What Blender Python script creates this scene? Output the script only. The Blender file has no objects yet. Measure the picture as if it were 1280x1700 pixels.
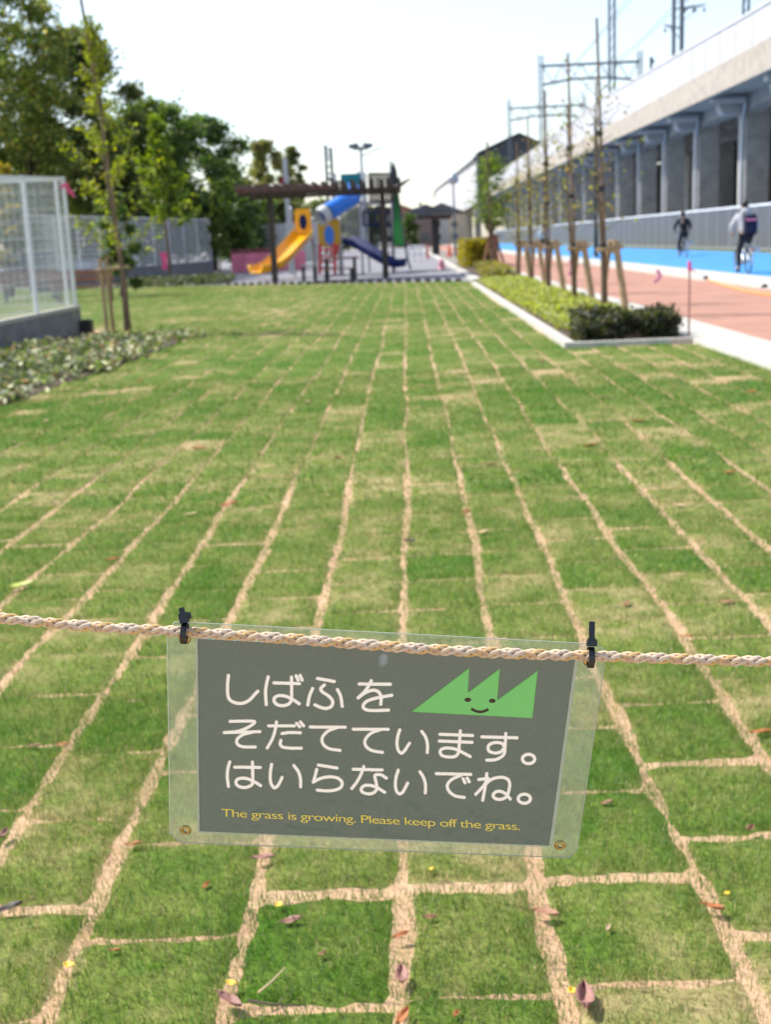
import bpy, bmesh, math, random
import numpy as np
from mathutils import Vector, Matrix
random.seed(7); rng = np.random.default_rng(7)
scene = bpy.context.scene
col = scene.collection
R = math.radians

# ------------------------------------------------------------------ camera
F = 2000.0; HC = 1.28; ROLL = .045
TH = R(12.673); YAW = R(1.545)
fw = Vector((-math.sin(YAW)*math.cos(TH), math.cos(YAW)*math.cos(TH), -math.sin(TH)))
rt0 = Vector((math.cos(YAW), math.sin(YAW), 0)); up0 = rt0.cross(fw)
rt = rt0*math.cos(ROLL) - up0*math.sin(ROLL)
up = up0*math.cos(ROLL) + rt0*math.sin(ROLL)
CAM = Vector((0, 0, HC))
cd = bpy.data.cameras.new("camera"); cam = bpy.data.objects.new("camera", cd); col.objects.link(cam)
m3 = Matrix((rt, up, -fw)).transposed()
cam.matrix_world = Matrix.Translation(CAM) @ m3.to_4x4()
cd.sensor_fit = 'VERTICAL'; cd.sensor_height = 36.0; cd.lens = F/1700*36.0
cd.clip_start = .02; cd.clip_end = 4000
cd.dof.use_dof = True; cd.dof.focus_distance = .985; cd.dof.aperture_fstop = (cd.lens/1000)/.0037
cd.dof.aperture_blades = 0
scene.camera = cam

def ray(x, y): return rt*((x-640)/F) - up*((y-850)/F) + fw
def G(x, y, z=0.0):
    r = ray(x, y); return CAM + r*((z-HC)/r.z)
def AX(x, y, X):
    r = ray(x, y); return CAM + r*(X/r.x)
def AY(x, y, Y):
    r = ray(x, y); return CAM + r*(Y/r.y)
def AD(x, y, D): return CAM + ray(x, y)*D

# ------------------------------------------------------------------ light
SUN_AZ = R(-60); SUN_EL = R(49)      # measured from +Y, negative = to the left
w = bpy.data.worlds.new("World"); scene.world = w; w.use_nodes = True
nt = w.node_tree; bg = nt.nodes["Background"]
sky = nt.nodes.new("ShaderNodeTexSky"); sky.sky_type = 'NISHITA'; sky.sun_disc = False
sky.sun_elevation = SUN_EL; sky.sun_rotation = SUN_AZ; sky.air_density = 1.0; sky.dust_density = 1.0; sky.ozone_density = 1.0
hz = nt.nodes.new('ShaderNodeHueSaturation'); hz.inputs['Saturation'].default_value = .78
nt.links.new(sky.outputs[0], hz.inputs['Color']); nt.links.new(hz.outputs[0], bg.inputs[0]); bg.inputs[1].default_value = .15
sd = bpy.data.lights.new("sun", 'SUN'); sd.energy = 4.2; sd.angle = R(.55); sd.color = (1, .95, .87)
sun = bpy.data.objects.new("sun", sd); col.objects.link(sun)
sdir = Vector((math.sin(SUN_AZ)*math.cos(SUN_EL), math.cos(SUN_AZ)*math.cos(SUN_EL), math.sin(SUN_EL)))
sun.rotation_euler = sdir.to_track_quat('Z', 'Y').to_euler(); sun.location = sdir*50
vs = scene.view_settings
scene.display_settings.display_device = 'sRGB'
vs.view_transform = 'Standard'; vs.look = 'None'; vs.exposure = .70; vs.gamma = 1; vs.use_curve_mapping = False
scene.cycles.max_bounces = 8; scene.cycles.transparent_max_bounces = 16
scene.cycles.use_denoising = True

# ------------------------------------------------------------------ materials
def nodes(name):
    m = bpy.data.materials.new(name); m.use_nodes = True
    t = m.node_tree; b = t.nodes["Principled BSDF"]; return m, t, b
def mat(name, c, rough=.7, var=.12, scale=6.0, metal=0.0, spec=.4, bump=0.0, c2=None, detail=5.0, coat=0.0):
    m, t, b = nodes(name)
    b.inputs["Roughness"].default_value = rough; b.inputs["Metallic"].default_value = metal
    b.inputs["Specular IOR Level"].default_value = spec; b.inputs["Coat Weight"].default_value = coat
    tc = t.nodes.new("ShaderNodeTexCoord"); n = t.nodes.new("ShaderNodeTexNoise")
    n.inputs["Scale"].default_value = scale; n.inputs["Detail"].default_value = detail; n.inputs["Roughness"].default_value = .62
    t.links.new(tc.outputs["Object"], n.inputs["Vector"])
    r = t.nodes.new("ShaderNodeValToRGB")
    a = [max(0, x*(1-var)) for x in c]; bb = [min(1, x*(1+var)) for x in (c2 or c)]
    r.color_ramp.elements[0].position = .3; r.color_ramp.elements[1].position = .7
    r.color_ramp.elements[0].color = (*a, 1); r.color_ramp.elements[1].color = (*bb, 1)
    t.links.new(n.outputs["Fac"], r.inputs["Fac"]); t.links.new(r.outputs["Color"], b.inputs["Base Color"])
    if bump:
        bp = t.nodes.new("ShaderNodeBump"); bp.inputs["Strength"].default_value = bump; bp.inputs["Distance"].default_value = .02
        t.links.new(n.outputs["Fac"], bp.inputs["Height"]); t.links.new(bp.outputs["Normal"], b.inputs["Normal"])
    return m
def leafmat(name, trans=.45, rough=.6, gain=1.0):
    m = bpy.data.materials.new(name); m.use_nodes = True; t = m.node_tree
    t.nodes.remove(t.nodes["Principled BSDF"])
    at = t.nodes.new("ShaderNodeVertexColor"); at.layer_name = "Col"
    d = t.nodes.new("ShaderNodeBsdfDiffuse"); tr = t.nodes.new("ShaderNodeBsdfTranslucent"); g = t.nodes.new("ShaderNodeBsdfGlossy")
    g.inputs["Roughness"].default_value = rough
    mx = t.nodes.new("ShaderNodeMixShader"); mx.inputs[0].default_value = trans
    m2 = t.nodes.new("ShaderNodeMixShader"); m2.inputs[0].default_value = .05
    hs = t.nodes.new("ShaderNodeHueSaturation"); hs.inputs["Value"].default_value = 1.25*gain; hs.inputs["Saturation"].default_value = 1.1
    t.links.new(at.outputs["Color"], d.inputs["Color"]); t.links.new(at.outputs["Color"], hs.inputs["Color"]); t.links.new(hs.outputs["Color"], tr.inputs["Color"])
    t.links.new(d.outputs[0], mx.inputs[1]); t.links.new(tr.outputs[0], mx.inputs[2])
    t.links.new(mx.outputs[0], m2.inputs[1]); t.links.new(g.outputs[0], m2.inputs[2])
    t.links.new(m2.outputs[0], t.nodes["Material Output"].inputs[0])
    return m
M = {}
M['conc'] = mat('concrete', (.42, .42, .42), .85, .18, 1.2, bump=.2)
M['conc_warm'] = mat('fascia concrete', (.40, .355, .30), .85, .2, 2.5)
M['pier'] = mat('pier concrete', (.40, .385, .36), .85, .2, 1.5)
M['parapet'] = mat('white parapet panel', (.49, .495, .525), .6, .06, 1.0)
M['kerb'] = mat('white kerb concrete', (.50, .48, .43), .85, .14, 9, bump=.2)
M['block'] = mat('grey block', (.23, .23, .235), .9, .25, 5, bump=.3)
M['dark_steel'] = mat('dark steel', (.035, .033, .035), .5, .2, 8)
M['brown_steel'] = mat('dark brown steel', (.055, .036, .03), .5, .2, 8)
M['galv'] = mat('galvanised steel', (.45, .47, .50), .45, .1, 10, metal=.5)
M['white_steel'] = mat('white coated steel', (.78, .79, .81), .45, .06, 10)
M['mast'] = mat('blue grey mast', (.11, .13, .16), .5, .1, 5)
M['wood'] = mat('pale stake wood', (.44, .30, .165), .8, .3, 14, bump=.3)
M['wood_dk'] = mat('brown slat wood', (.30, .14, .09), .7, .25, 9)
M['bark'] = mat('bark', (.13, .09, .065), .9, .35, 16, bump=.5)
M['bark_y'] = mat('young bark', (.17, .12, .075), .9, .3, 20, bump=.4)
M['bamboo'] = mat('bamboo pole', (.21, .135, .075), .6, .25, 12)
M['yellow'] = mat('yellow plastic', (.95, .44, .005), .3, .04, 3, coat=.3)
M['blue'] = mat('sky blue plastic', (.02, .20, .75), .3, .05, 3, coat=.3)
M['navy'] = mat('navy plastic', (.008, .02, .10), .65, .08, 3, spec=.2)
M['teal'] = mat('teal plastic', (.0, .20, .22), .4, .05, 3)
M['greenp'] = mat('green plastic', (.02, .20, .03), .4, .08, 3)
M['red'] = mat('red paint', (.55, .04, .05), .45, .08, 4)
M['crimson'] = mat('crimson sheet', (.28, .01, .04), .6, .06, 4)
M['pink'] = mat('pink ribbon', (.85, .10, .25), .6, .06, 9)
M['pinknet'] = mat('pink netting', (.85, .24, .33), .7, .15, 2)
M['orange'] = mat('orange cone', (.75, .14, .08), .5, .06, 6)
M['white'] = mat('white paint', (.66, .66, .65), .5, .04, 4)
M['char'] = mat('charcoal cladding', (.055, .06, .072), .6, .12, .6)
M['black'] = mat('black rubber', (.012, .012, .013), .6, .2, 30)
M['glass'] = mat('dark glass', (.05, .07, .09), .08, .1, 2, spec=.8)
M['skin'] = mat('skin', (.52, .32, .23), .55, .08, 20)
M['hair'] = mat('black hair', (.012, .010, .010), .5, .2, 60)
M['wallA'] = mat('pale render', (.55, .53, .50), .85, .08, 1)
M['roof'] = mat('grey roof', (.10, .10, .115), .7, .15, 3)
M['lamp_green'] = mat('dark green steel', (.02, .035, .035), .45, .15, 8)
M['soil'] = mat('planting soil', (.10, .07, .05), .95, .35, 18, bump=.5)
M['leaf'] = leafmat('leaves', .5, gain=1.25)
M['grass'] = leafmat('grass blades', .38)

# ------------------------------------------------------------------ mesh helpers
class MB:
    def __init__(s): s.v = []; s.f = []
    def add(s, vs_, fs):
        o = len(s.v); s.v += [tuple(a) for a in vs_]; s.f += [tuple(i+o for i in f) for f in fs]
    def box(s, c, d, rz=0.0, mtx=None):
        x, y, z = d[0]/2, d[1]/2, d[2]/2
        V = [Vector((a*x, b*y, e*z)) for a in (-1, 1) for b in (-1, 1) for e in (-1, 1)]
        rm = mtx if mtx is not None else Matrix.Rotation(rz, 3, 'Z')
        V = [rm @ a + Vector(c) for a in V]
        s.add(V, [(0, 1, 3, 2), (4, 6, 7, 5), (0, 4, 5, 1), (2, 3, 7, 6), (0, 2, 6, 4), (1, 5, 7, 3)])
    def bbox(s, a, b):
        s.box([(a[i]+b[i])/2 for i in range(3)], [abs(b[i]-a[i]) for i in range(3)])
    def beam(s, p, q, wd, ht, upv=(0, 0, 1)):
        p = Vector(p); q = Vector(q); d = (q-p); L = d.length; d.normalize()
        u = Vector(upv)
        sd_ = d.cross(u)
        if sd_.length < 1e-4: sd_ = d.cross(Vector((1, 0, 0)))
        sd_.normalize(); u2 = sd_.cross(d)
        mt = Matrix((d, sd_, u2)).transposed()
        s.box((p+q)/2, (L, wd, ht), mtx=mt)
    def tube(s, pts, rad, n=8, cap=True):
        pts = [Vector(p) for p in pts]; k = len(pts)
        if not hasattr(rad, '__len__'): rad = [rad]*k
        o = len(s.v); prev = None
        for i, p in enumerate(pts):
            d = (pts[min(i+1, k-1)]-pts[max(i-1, 0)]).normalized()
            if prev is None:
                a = d.orthogonal().normalized()
            else:
                a = prev - d*prev.dot(d)
                a = a.normalized() if a.length > 1e-6 else d.orthogonal().normalized()
            prev = a; b = d.cross(a)
            for j in range(n):
                t = 2*math.pi*j/n
                s.v.append(tuple(p + (a*math.cos(t)+b*math.sin(t))*rad[i]))
        for i in range(k-1):
            for j in range(n):
                j2 = (j+1) % n
                s.f.append((o+i*n+j, o+i*n+j2, o+(i+1)*n+j2, o+(i+1)*n+j))
        if cap:
            s.f.append(tuple(o+j for j in range(n-1, -1, -1))); s.f.append(tuple(o+(k-1)*n+j for j in range(n)))
    def lathe(s, c, prof, n=20, axis=None):
        """prof: (r,z) list, closed or open, around local Z (axis matrix 3x3)"""
        o = len(s.v); rm = axis if axis is not None else Matrix.Identity(3); c = Vector(c)
        for r, z in prof:
            for j in range(n):
                t = 2*math.pi*j/n
                s.v.append(tuple(rm @ Vector((r*math.cos(t), r*math.sin(t), z)) + c))
        for i in range(len(prof)-1):
            for j in range(n):
                j2 = (j+1) % n
                s.f.append((o+i*n+j, o+i*n+j2, o+(i+1)*n+j2, o+(i+1)*n+j))
    def prism(s, poly, ext):
        """poly: 3-D points (planar), ext: extrusion vector"""
        n = len(poly); e = Vector(ext); P = [Vector(p) for p in poly]
        s.add(P+[p+e for p in P], [tuple(range(n-1, -1, -1)), tuple(range(n, 2*n))] + [(i, (i+1) % n, n+(i+1) % n, n+i) for i in range(n)])
    def build(s, name, m, parent=None, smooth=False):
        me = bpy.data.meshes.new(name); me.from_pydata(s.v, [], s.f); me.update()
        if smooth:
            for p in me.polygons: p.use_smooth = True
        bm = bmesh.new(); bm.from_mesh(me); bmesh.ops.recalc_face_normals(bm, faces=bm.faces); bm.to_mesh(me); bm.free()
        o = bpy.data.objects.new(name, me); col.objects.link(o)
        if m is not None: me.materials.append(m)
        if parent is not None:
            o.parent = parent
            o.matrix_parent_inverse = Matrix.Translation(-parent.location) if parent.get('_e') else Matrix.Identity(4)
        return o
def tag(o, label=None, cat=None, group=None, kind=None):
    if label: o['label'] = label
    if cat: o['category'] = cat
    if group: o['group'] = group
    if kind: o['kind'] = kind
    return o
def empty(name, loc, label, cat, group=None):
    o = bpy.data.objects.new(name, None); o.location = loc; col.objects.link(o); o['_e'] = 1
    o.empty_display_size = .1
    return tag(o, label, cat, group)
def fix(o):      # drop the private marker when finished
    if '_e' in o: del o['_e']
def copy_thing(o, loc, label, parent=None):
    c = o.copy(); col.objects.link(c)
    if parent is None: c.location = loc; c['label'] = label
    else: c.parent = parent
    for ch in [x for x in bpy.data.objects if x.parent == o]: copy_thing(ch, None, None, c)
    return c
def np_mesh(name, V, Fc, m, parent=None, colors=None, kind=None):
    """V (n,3), Fc (m,k) numpy; colors per vertex"""
    me = bpy.data.meshes.new(name); n = len(V); k = Fc.shape[1]; mf = len(Fc)
    me.vertices.add(n); me.vertices.foreach_set('co', np.asarray(V, np.float32).ravel())
    me.loops.add(mf*k); me.loops.foreach_set('vertex_index', Fc.astype(np.int32).ravel())
    me.polygons.add(mf); me.polygons.foreach_set('loop_start', np.arange(0, mf*k, k, dtype=np.int32))
    try: me.polygons.foreach_set('loop_total', np.full(mf, k, np.int32))
    except Exception: pass
    me.update(calc_edges=True)
    if colors is not None:
        a = me.color_attributes.new('Col', 'FLOAT_COLOR', 'POINT')
        c = np.ones((n, 4), np.float32); c[:, :3] = colors; a.data.foreach_set('color', c.ravel())
    me.materials.append(m)
    o = bpy.data.objects.new(name, me); col.objects.link(o)
    if parent is not None:
        o.parent = parent; o.matrix_parent_inverse = Matrix.Translation(-parent.location)
    if kind: o['kind'] = kind
    return o
def vnoise(x, y, s, seed=0):
    """smooth value noise in [0,1]"""
    r_ = np.random.default_rng(seed); T = r_.random((256, 256))
    X = x/s+1000.3; Y = y/s+1000.7; i = np.floor(X).astype(int); j = np.floor(Y).astype(int); a = X-i; b = Y-j
    a = a*a*(3-2*a); b = b*b*(3-2*b)
    g = lambda p, q: T[p % 256, q % 256]
    return g(i, j)*(1-a)*(1-b)+g(i+1, j)*a*(1-b)+g(i, j+1)*(1-a)*b+g(i+1, j+1)*a*b
def leaves(name, P, size, pal, parent=None, m=None, asp=.55, upb=.4, kind=None, jit=.35, droop=0.0):
    """one mesh of folded diamond leaves at points P; pal: list of (r,g,b)"""
    P = np.asarray(P, float); n = len(P)
    sz = size*(1+jit*(rng.random(n)*2-1))
    nrm = rng.normal(size=(n, 3)); nrm[:, 2] = np.abs(nrm[:, 2])+upb; nrm /= np.linalg.norm(nrm, axis=1)[:, None]
    t = rng.normal(size=(n, 3)); t[:, 2] -= droop; t -= nrm*(t*nrm).sum(1)[:, None]; t /= np.linalg.norm(t, axis=1)[:, None]
    b = np.cross(nrm, t)
    L = (sz*.5)[:, None]; Wd = (sz*.5*asp)[:, None]
    V = np.stack([P-t*L, P+b*Wd+nrm*L*.18, P+t*L, P-b*Wd+nrm*L*.18], 1).reshape(-1, 3)
    Fq = np.arange(4*n).reshape(n, 4)
    pal = np.array(pal); c = pal[rng.integers(0, len(pal), n)]*(1+.25*(rng.random((n, 1))*2-1))
    C = np.repeat(np.clip(c, 0, 1), 4, 0)
    return np_mesh(name, V, Fq, m or M['leaf'], parent, C, kind)
def shell(c, r, n, inner=.45):
    d = rng.normal(size=(n, 3)); d /= np.linalg.norm(d, axis=1)[:, None]
    rr = (.30+.50*np.abs(rng.normal(size=n)))[:, None]*(1+inner*.3)
    return np.array(c)+d*rr*np.array(r)
def sheet(name, poly, z, m, kind='structure'):
    b = MB(); b.add([(p[0], p[1], z) for p in poly], [tuple(range(len(poly)))])
    o = b.build(name, m)
    if o.data.polygons[0].normal.z < 0:
        o.data.flip_normals()
    return tag(o, kind=kind)

# ================================================================== GROUND
gm = mat('bare ground', (.24, .22, .19), .95, .2, .8)
gd = MB(); gd.add([(-1500, -30, -.02), (1500, -30, -.02), (1500, 3000, -.02), (-1500, 3000, -.02)], [(0, 1, 2, 3)])
tag(gd.build('ground', gm), kind='structure')
# sandy soil under the turf
m, t, b = nodes('joint sand')
tc = t.nodes.new("ShaderNodeTexCoord")
n1 = t.nodes.new("ShaderNodeTexNoise"); n1.inputs["Scale"].default_value = 7; n1.inputs["Detail"].default_value = 3; n1.inputs["Roughness"].default_value = .5
n2 = t.nodes.new("ShaderNodeTexNoise"); n2.inputs["Scale"].default_value = 150; n2.inputs["Detail"].default_value = 4
for n_ in (n1, n2): t.links.new(tc.outputs["Object"], n_.inputs["Vector"])
rr = t.nodes.new("ShaderNodeValToRGB"); rr.color_ramp.elements[0].position = .3; rr.color_ramp.elements[1].position = .7
rr.color_ramp.elements[0].color = (.48, .295, .175, 1); rr.color_ramp.elements[1].color = (.61, .405, .25, 1)
ad = t.nodes.new("ShaderNodeMath"); ad.operation = 'ADD'; ml = t.nodes.new("ShaderNodeMath"); ml.operation = 'MULTIPLY_ADD'
ml.inputs[1].default_value = .78; t.links.new(n1.outputs["Fac"], ml.inputs[0]); 
m5 = t.nodes.new("ShaderNodeMath"); m5.operation = 'MULTIPLY'; m5.inputs[1].default_value = .22; t.links.new(n2.outputs["Fac"], m5.inputs[0]); t.links.new(m5.outputs[0], ml.inputs[2])
t.links.new(ml.outputs[0], rr.inputs["Fac"]); t.links.new(rr.outputs["Color"], b.inputs["Base Color"]); b.inputs["Roughness"].default_value = .95
bp = t.nodes.new("ShaderNodeBump"); bp.inputs["Strength"].default_value = .2; bp.inputs["Distance"].default_value = .003
t.links.new(ml.outputs[0], bp.inputs["Height"]); t.links.new(bp.outputs["Normal"], b.inputs["Normal"])
M['sand'] = m
P_R = (1.74, 36.5); P_L = (-9.2, 45.2)          # near edge of the play plaza runs slightly askew
def plaza_y(x): return P_R[1] + (x-P_R[0])*(P_L[1]-P_R[1])/(P_L[0]-P_R[0])
sheet('lawn_soil', [(-16, -1), (3.18, -1), (3.18, plaza_y(3.18)), (-16, plaza_y(-16))], 0.0, M['sand'])

# turf: one raised slab per sod piece, gathered in one lawn surface
PX0 = -.07; PW = .30; PL = .374
def line_x(k, y):                                  # the wandering long joints
    y = np.asarray(y, float)
    return PX0 + PW*k + .030*(vnoise(y+k*17.3, y*0+k*3.1, .75, 3)-.5) + .05*(vnoise(y+k*5.7, y*0+k*9.1, 3.5, 4)-.5)
def planter(x, y): return (x > 1.66) & (y > 13.75) & (y < 34.0)
def bed_left(x, y): return (x < -3.55+.25*np.sin(y*.9)) & (y < 17.4)
sods = []
for k in range(-52, 11):
    off = rng.random()*PL
    y = .3+off
    J = {-3: 2.18, -2: 2.05, -1: 2.205, 0: 2.215, 1: 2.235, 2: G(1230, 1386).y}.get(k)
    if J: y = J-PL*int((J-.3)/PL)
    wide = {-3: (0, 1), -1: (0, 1), 0: (0,), 1: (0, 1), 2: (0, -1)}.get(k, ())
    while y < 50:
        x = PX0+PW*(k+.5)
        yc = y+PL/2
        ok = x < 3.16 and yc < plaza_y(x)-.25 and abs(x) < .42*yc+1.2 and not planter(x, yc) and not (x < -3.9 and yc < 17.6) and not (x < -5.3 and yc < 20.6)
        if ok:
            g1 = (.006+.019*rng.random()**1.8)*(1.0 if yc < 9 else 1.35) if rng.random() < .85 else .002
            jt = rng.random()
            tight = .0 if jt < (.72 if yc < 3.6 else .93) else .014+.022*rng.random()
            if J and abs(y-J) < PL*1.6: tight = .030 if any(abs(y+PL-(J-PL*q_)) < .05 for q_ in wide) else .0
            dry = np.clip(rng.normal(.41 if yc < 8 else .33, .12), .15, .56)
            if rng.random() < .03 and yc > 3.2: dry = .62+.22*rng.random()
            sods.append((k, y, y+PL+.010-tight, g1, dry, rng.random()))
        y += PL*(1+(.02*(rng.random()-.5) if y > 3 else 0))
V = []; Fs = []; Cc = []; A_dry = []; vo = 0
tile_info = []
for (k, y0, y1, g1, dry, rs) in sods:
    near = y0 < 6.5
    nx, ny = (12, 14) if near else ((5, 6) if y0 < 16 else (3, 3))
    u = np.linspace(0, 1, nx+1); v = np.linspace(0, 1, ny+1)
    U, Vv = np.meshgrid(u, v, indexing='ij')
    Y = y0+(y1-y0)*Vv
    g1 = g1*(.15+1.5*vnoise(Y, Y*0+k*7.7, .24, 41))
    xl = line_x(k, Y)+g1*.5+.002; xr = line_x(k+1, Y)-g1*.5-.002
    X = xl+(xr-xl)*U
    if near:
        jx = .008*(vnoise(X*1.0+rs*40, Y, .035, 11)-.5)*2; jy = .013*(vnoise(X, Y+rs*40, .04, 12)-.5)*2
        X = X+jx*(np.abs(U-.5)*2)**3; Y = Y+jy*(np.abs(Vv-.5)*2)**3
    e = np.minimum(np.minimum(U, 1-U)*(nx), np.minimum(Vv, 1-Vv)*(ny))
    Z = np.where(e < .5, -.003, np.where(e < 1.5, .006, .010)) + .005*(vnoise(X, Y, .09, 5)-.5)
    if not near: Z = np.where(e < .5, .004, .013)
    V.append(np.stack([X, Y, Z], -1).reshape(-1, 3))
    dv = dry + .38*(vnoise(X, Y, .16, 21)-.5) + .35*(vnoise(X, Y, .045, 22)-.5) + .28*(vnoise(X, Y, 2.2, 23)-.5)
    dv = dv + np.where(e < .5, .2, 0)
    A_dry.append(np.clip(dv, 0, 1).ravel())
    idx = np.arange((nx+1)*(ny+1)).reshape(nx+1, ny+1)+vo
    Fs.append(np.stack([idx[:-1, :-1], idx[1:, :-1], idx[1:, 1:], idx[:-1, 1:]], -1).reshape(-1, 4)); vo += (nx+1)*(ny+1)
def grass_col(d, n=None):
    d = np.asarray(d)[:, None]
    green = np.array([.066, .152, .016]); mid = np.array([.165, .205, .046]); straw = np.array([.47, .345, .20])
    c = np.where(d < .5, green+(mid-green)*d*2, mid+(straw-mid)*(d*2-1))
    return c
V = np.concatenate(V); Fs = np.concatenate(Fs); A_dry = np.concatenate(A_dry)
m, t, b = nodes('turf mat')
at = t.nodes.new("ShaderNodeVertexColor"); at.layer_name = "Col"
tc = t.nodes.new("ShaderNodeTexCoord"); n1 = t.nodes.new("ShaderNodeTexNoise"); n1.inputs["Scale"].default_value = 55; n1.inputs["Detail"].default_value = 5; n1.inputs["Roughness"].default_value = .7
t.links.new(tc.outputs["Object"], n1.inputs["Vector"])
mr = t.nodes.new("ShaderNodeMapRange"); mr.inputs[1].default_value = .3; mr.inputs[2].default_value = .7; mr.inputs[3].default_value = .65; mr.inputs[4].default_value = 1.35
t.links.new(n1.outputs["Fac"], mr.inputs[0])
vm = t.nodes.new("ShaderNodeVectorMath"); vm.operation = 'SCALE'; t.links.new(at.outputs["Color"], vm.inputs[0]); t.links.new(mr.outputs[0], vm.inputs["Scale"])
t.links.new(vm.outputs[0], b.inputs["Base Color"]); b.inputs["Roughness"].default_value = .95; b.inputs["Specular IOR Level"].default_value = .1
bp = t.nodes.new("ShaderNodeBump"); bp.inputs["Strength"].default_value = .6; bp.inputs["Distance"].default_value = .01
t.links.new(n1.outputs["Fac"], bp.inputs["Height"]); t.links.new(bp.outputs["Normal"], b.inputs["Normal"])
M['turf'] = m
tf = np_mesh('lawn', V, Fs, M['turf'], None, grass_col(A_dry)*.95, 'structure')

# grass blades
BX = []; BY = []; BD = []; BH = []; BW = []
for (k, y0, y1, g1, dry, rs) in sods:
    yc = (y0+y1)/2
    xc = PX0+PW*(k+.5)
    if abs(xc-.03*yc) > .36*yc+.7: continue
    if yc < 3.4: dens, wd, ht = 30000, .0015, .019
    elif yc < 6: dens, wd, ht = 11500, .0023, .019
    elif yc < 12: dens, wd, ht = 3000, .0045, .025
    elif yc < 24: dens, wd, ht = 900, .006, .022
    else: dens, wd, ht = 260, .010, .024
    n = int(dens*PW*(y1-y0))
    u = np.clip(rng.random(n)+.03*rng.normal(size=n), -.03, 1.03); yy = y0+.003+(y1-y0-.006)*rng.random(n)
    g1 = g1*(.15+1.5*vnoise(yy, yy*0+k*7.7, .24, 41)); sp = (-.004+.014*rng.random(n)**1.6) if yc < 12 else 0
    xl = line_x(k, yy)+g1*.5-sp; xr = line_x(k+1, yy)-g1*.5+sp
    xx = xl+(xr-xl)*u
    d = dry + .38*(vnoise(xx, yy, .16, 21)-.5) + .35*(vnoise(xx, yy, .045, 22)-.5) + .28*(vnoise(xx, yy, 2.2, 23)-.5)
    keep = rng.random(n) < np.clip(1.25-.75*d, .25, 1)
    xx, yy, d = xx[keep], yy[keep], d[keep]; n = len(xx)
    d = np.clip(d + .34*rng.normal(size=n), 0, 1)
    BX.append(xx); BY.append(yy); BD.append(d); BH.append(ht*(.45+.8*rng.random(n))*(1.1-.35*d)); BW.append(wd*(.7+.6*rng.random(n)))
# stray blades creeping over the joints
BX, BY, BD, BH, BW = map(np.concatenate, (BX, BY, BD, BH, BW))
n = len(BX); a = rng.random(n)*2*np.pi; ln = BH*(.2+.65*rng.random(n)); tw = a+np.pi/2+rng.normal(size=n)*.5
base = np.stack([BX, BY, np.full(n, .007)], 1)
tip = base+np.stack([np.cos(a)*ln, np.sin(a)*ln, BH], 1)
sdv = np.stack([np.cos(tw), np.sin(tw), 0*tw], 1)*(BW*.5)[:, None]
mid = base*.45+tip*.55; mid[:, 2] += BH*.12
VB = np.stack([base-sdv, base+sdv, mid+sdv*.8, tip, mid-sdv*.8], 1).reshape(-1, 3)
i0 = np.arange(n)*5
FB = np.concatenate([np.stack([i0, i0+1, i0+2], 1), np.stack([i0, i0+2, i0+4], 1), np.stack([i0+4, i0+2, i0+3], 1)])
cb = grass_col(BD)*(1+.38*(rng.random((n, 1))*2-1))
gr = np_mesh('grass', VB, FB, M['grass'], None, np.repeat(np.clip(cb*1.3, 0, 1), 5, 0))
tag(gr, 'short green and straw coloured grass blades of the laid turf', 'grass', kind='stuff')

# paving
RED = mat('red paving', (.39, .205, .15), .9, .16, 1.1, bump=.15)
BLUE = mat('blue path coating', (.05, .26, .62), .8, .14, .5)
GREY = mat('grey rubber paving', (.225, .222, .245), .9, .08, 1.5)
ASPH = mat('asphalt', (.13, .13, .13), .9, .15, 3)
YE = 240
def strip(name, x0, x1, y0, y1, z, m, kind='structure'):
    bb = MB(); bb.bbox((x0, y0, -.02), (x1, y1, z)); return tag(bb.build(name, m), kind=kind)
strip('pavement', 3.86, 7.05, -5, YE, .012, RED)
strip('edge_kerb', 3.18, 3.86, -5, 50, .05, M['kerb'])
strip('path_kerb', 7.05, 8.42, -5, YE, .07, M['kerb'])
strip('cycle_path', 8.42, 15.7, -5, YE, .03, BLUE)
sheet('verge', [(15.7, -5), (17.6, -5), (17.6, YE), (15.7, YE)], .0, mat('verge grass', (.13, .17, .05), .95, .3, 3))
sheet('yard', [(17.6, -5), (40, -5), (40, YE), (17.6, YE)], .0, mat('yard gravel', (.20, .19, .18), .95, .2, 3))
bb = MB(); bb.add([(x, y, .0) for x, y in [(-16, plaza_y(-16)), (1.9, plaza_y(1.9)), (1.9, 200), (-16, 200)]], [(0, 1, 2, 3)])
tag(bb.build('plaza', GREY), kind='structure')
strip('plaza_kerb', 1.9, 2.2, plaza_y(1.9), 150, .06, M['kerb'])
sheet('roadside', [(-60, -5), (-16, -5), (-16, 220), (-60, 220)], .0, ASPH)
sheet('back_lawn', [(-16, 20.8), (-5.6, 20.8), (-9.4, 45), (-16, 50)], .006, mat('rough lawn', (.12, .17, .045), .95, .3, 4))
sheet('side_yard', [(-16, -5), (-5.72, -5), (-5.72, 20.4), (-16, 20.4)], .012, mat('yard grass', (.15, .17, .08), .95, .35, 1.2))

# dark edging blocks along the plaza edge
e0 = MB(); e0.box((0, 0, .03), (.17, .10, .09)); e0.box((0, 0, .085), (.15, .08, .02))
blk = e0.build('edging_block', M['dark_steel']); tag(blk, 'small dark edging block along the line where lawn meets grey plaza', 'edging block', 'edging blocks between lawn and plaza')
xs = np.arange(-6.3, 1.7, .3)
for i, x in enumerate(xs):
    o = blk if i == 0 else copy_thing(blk, (0, 0, 0), blk['label'])
    o.location = (x, plaza_y(x)-.06, 0); o.rotation_euler.z = math.atan2(P_R[1]-P_L[1], P_R[0]-P_L[0])

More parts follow.
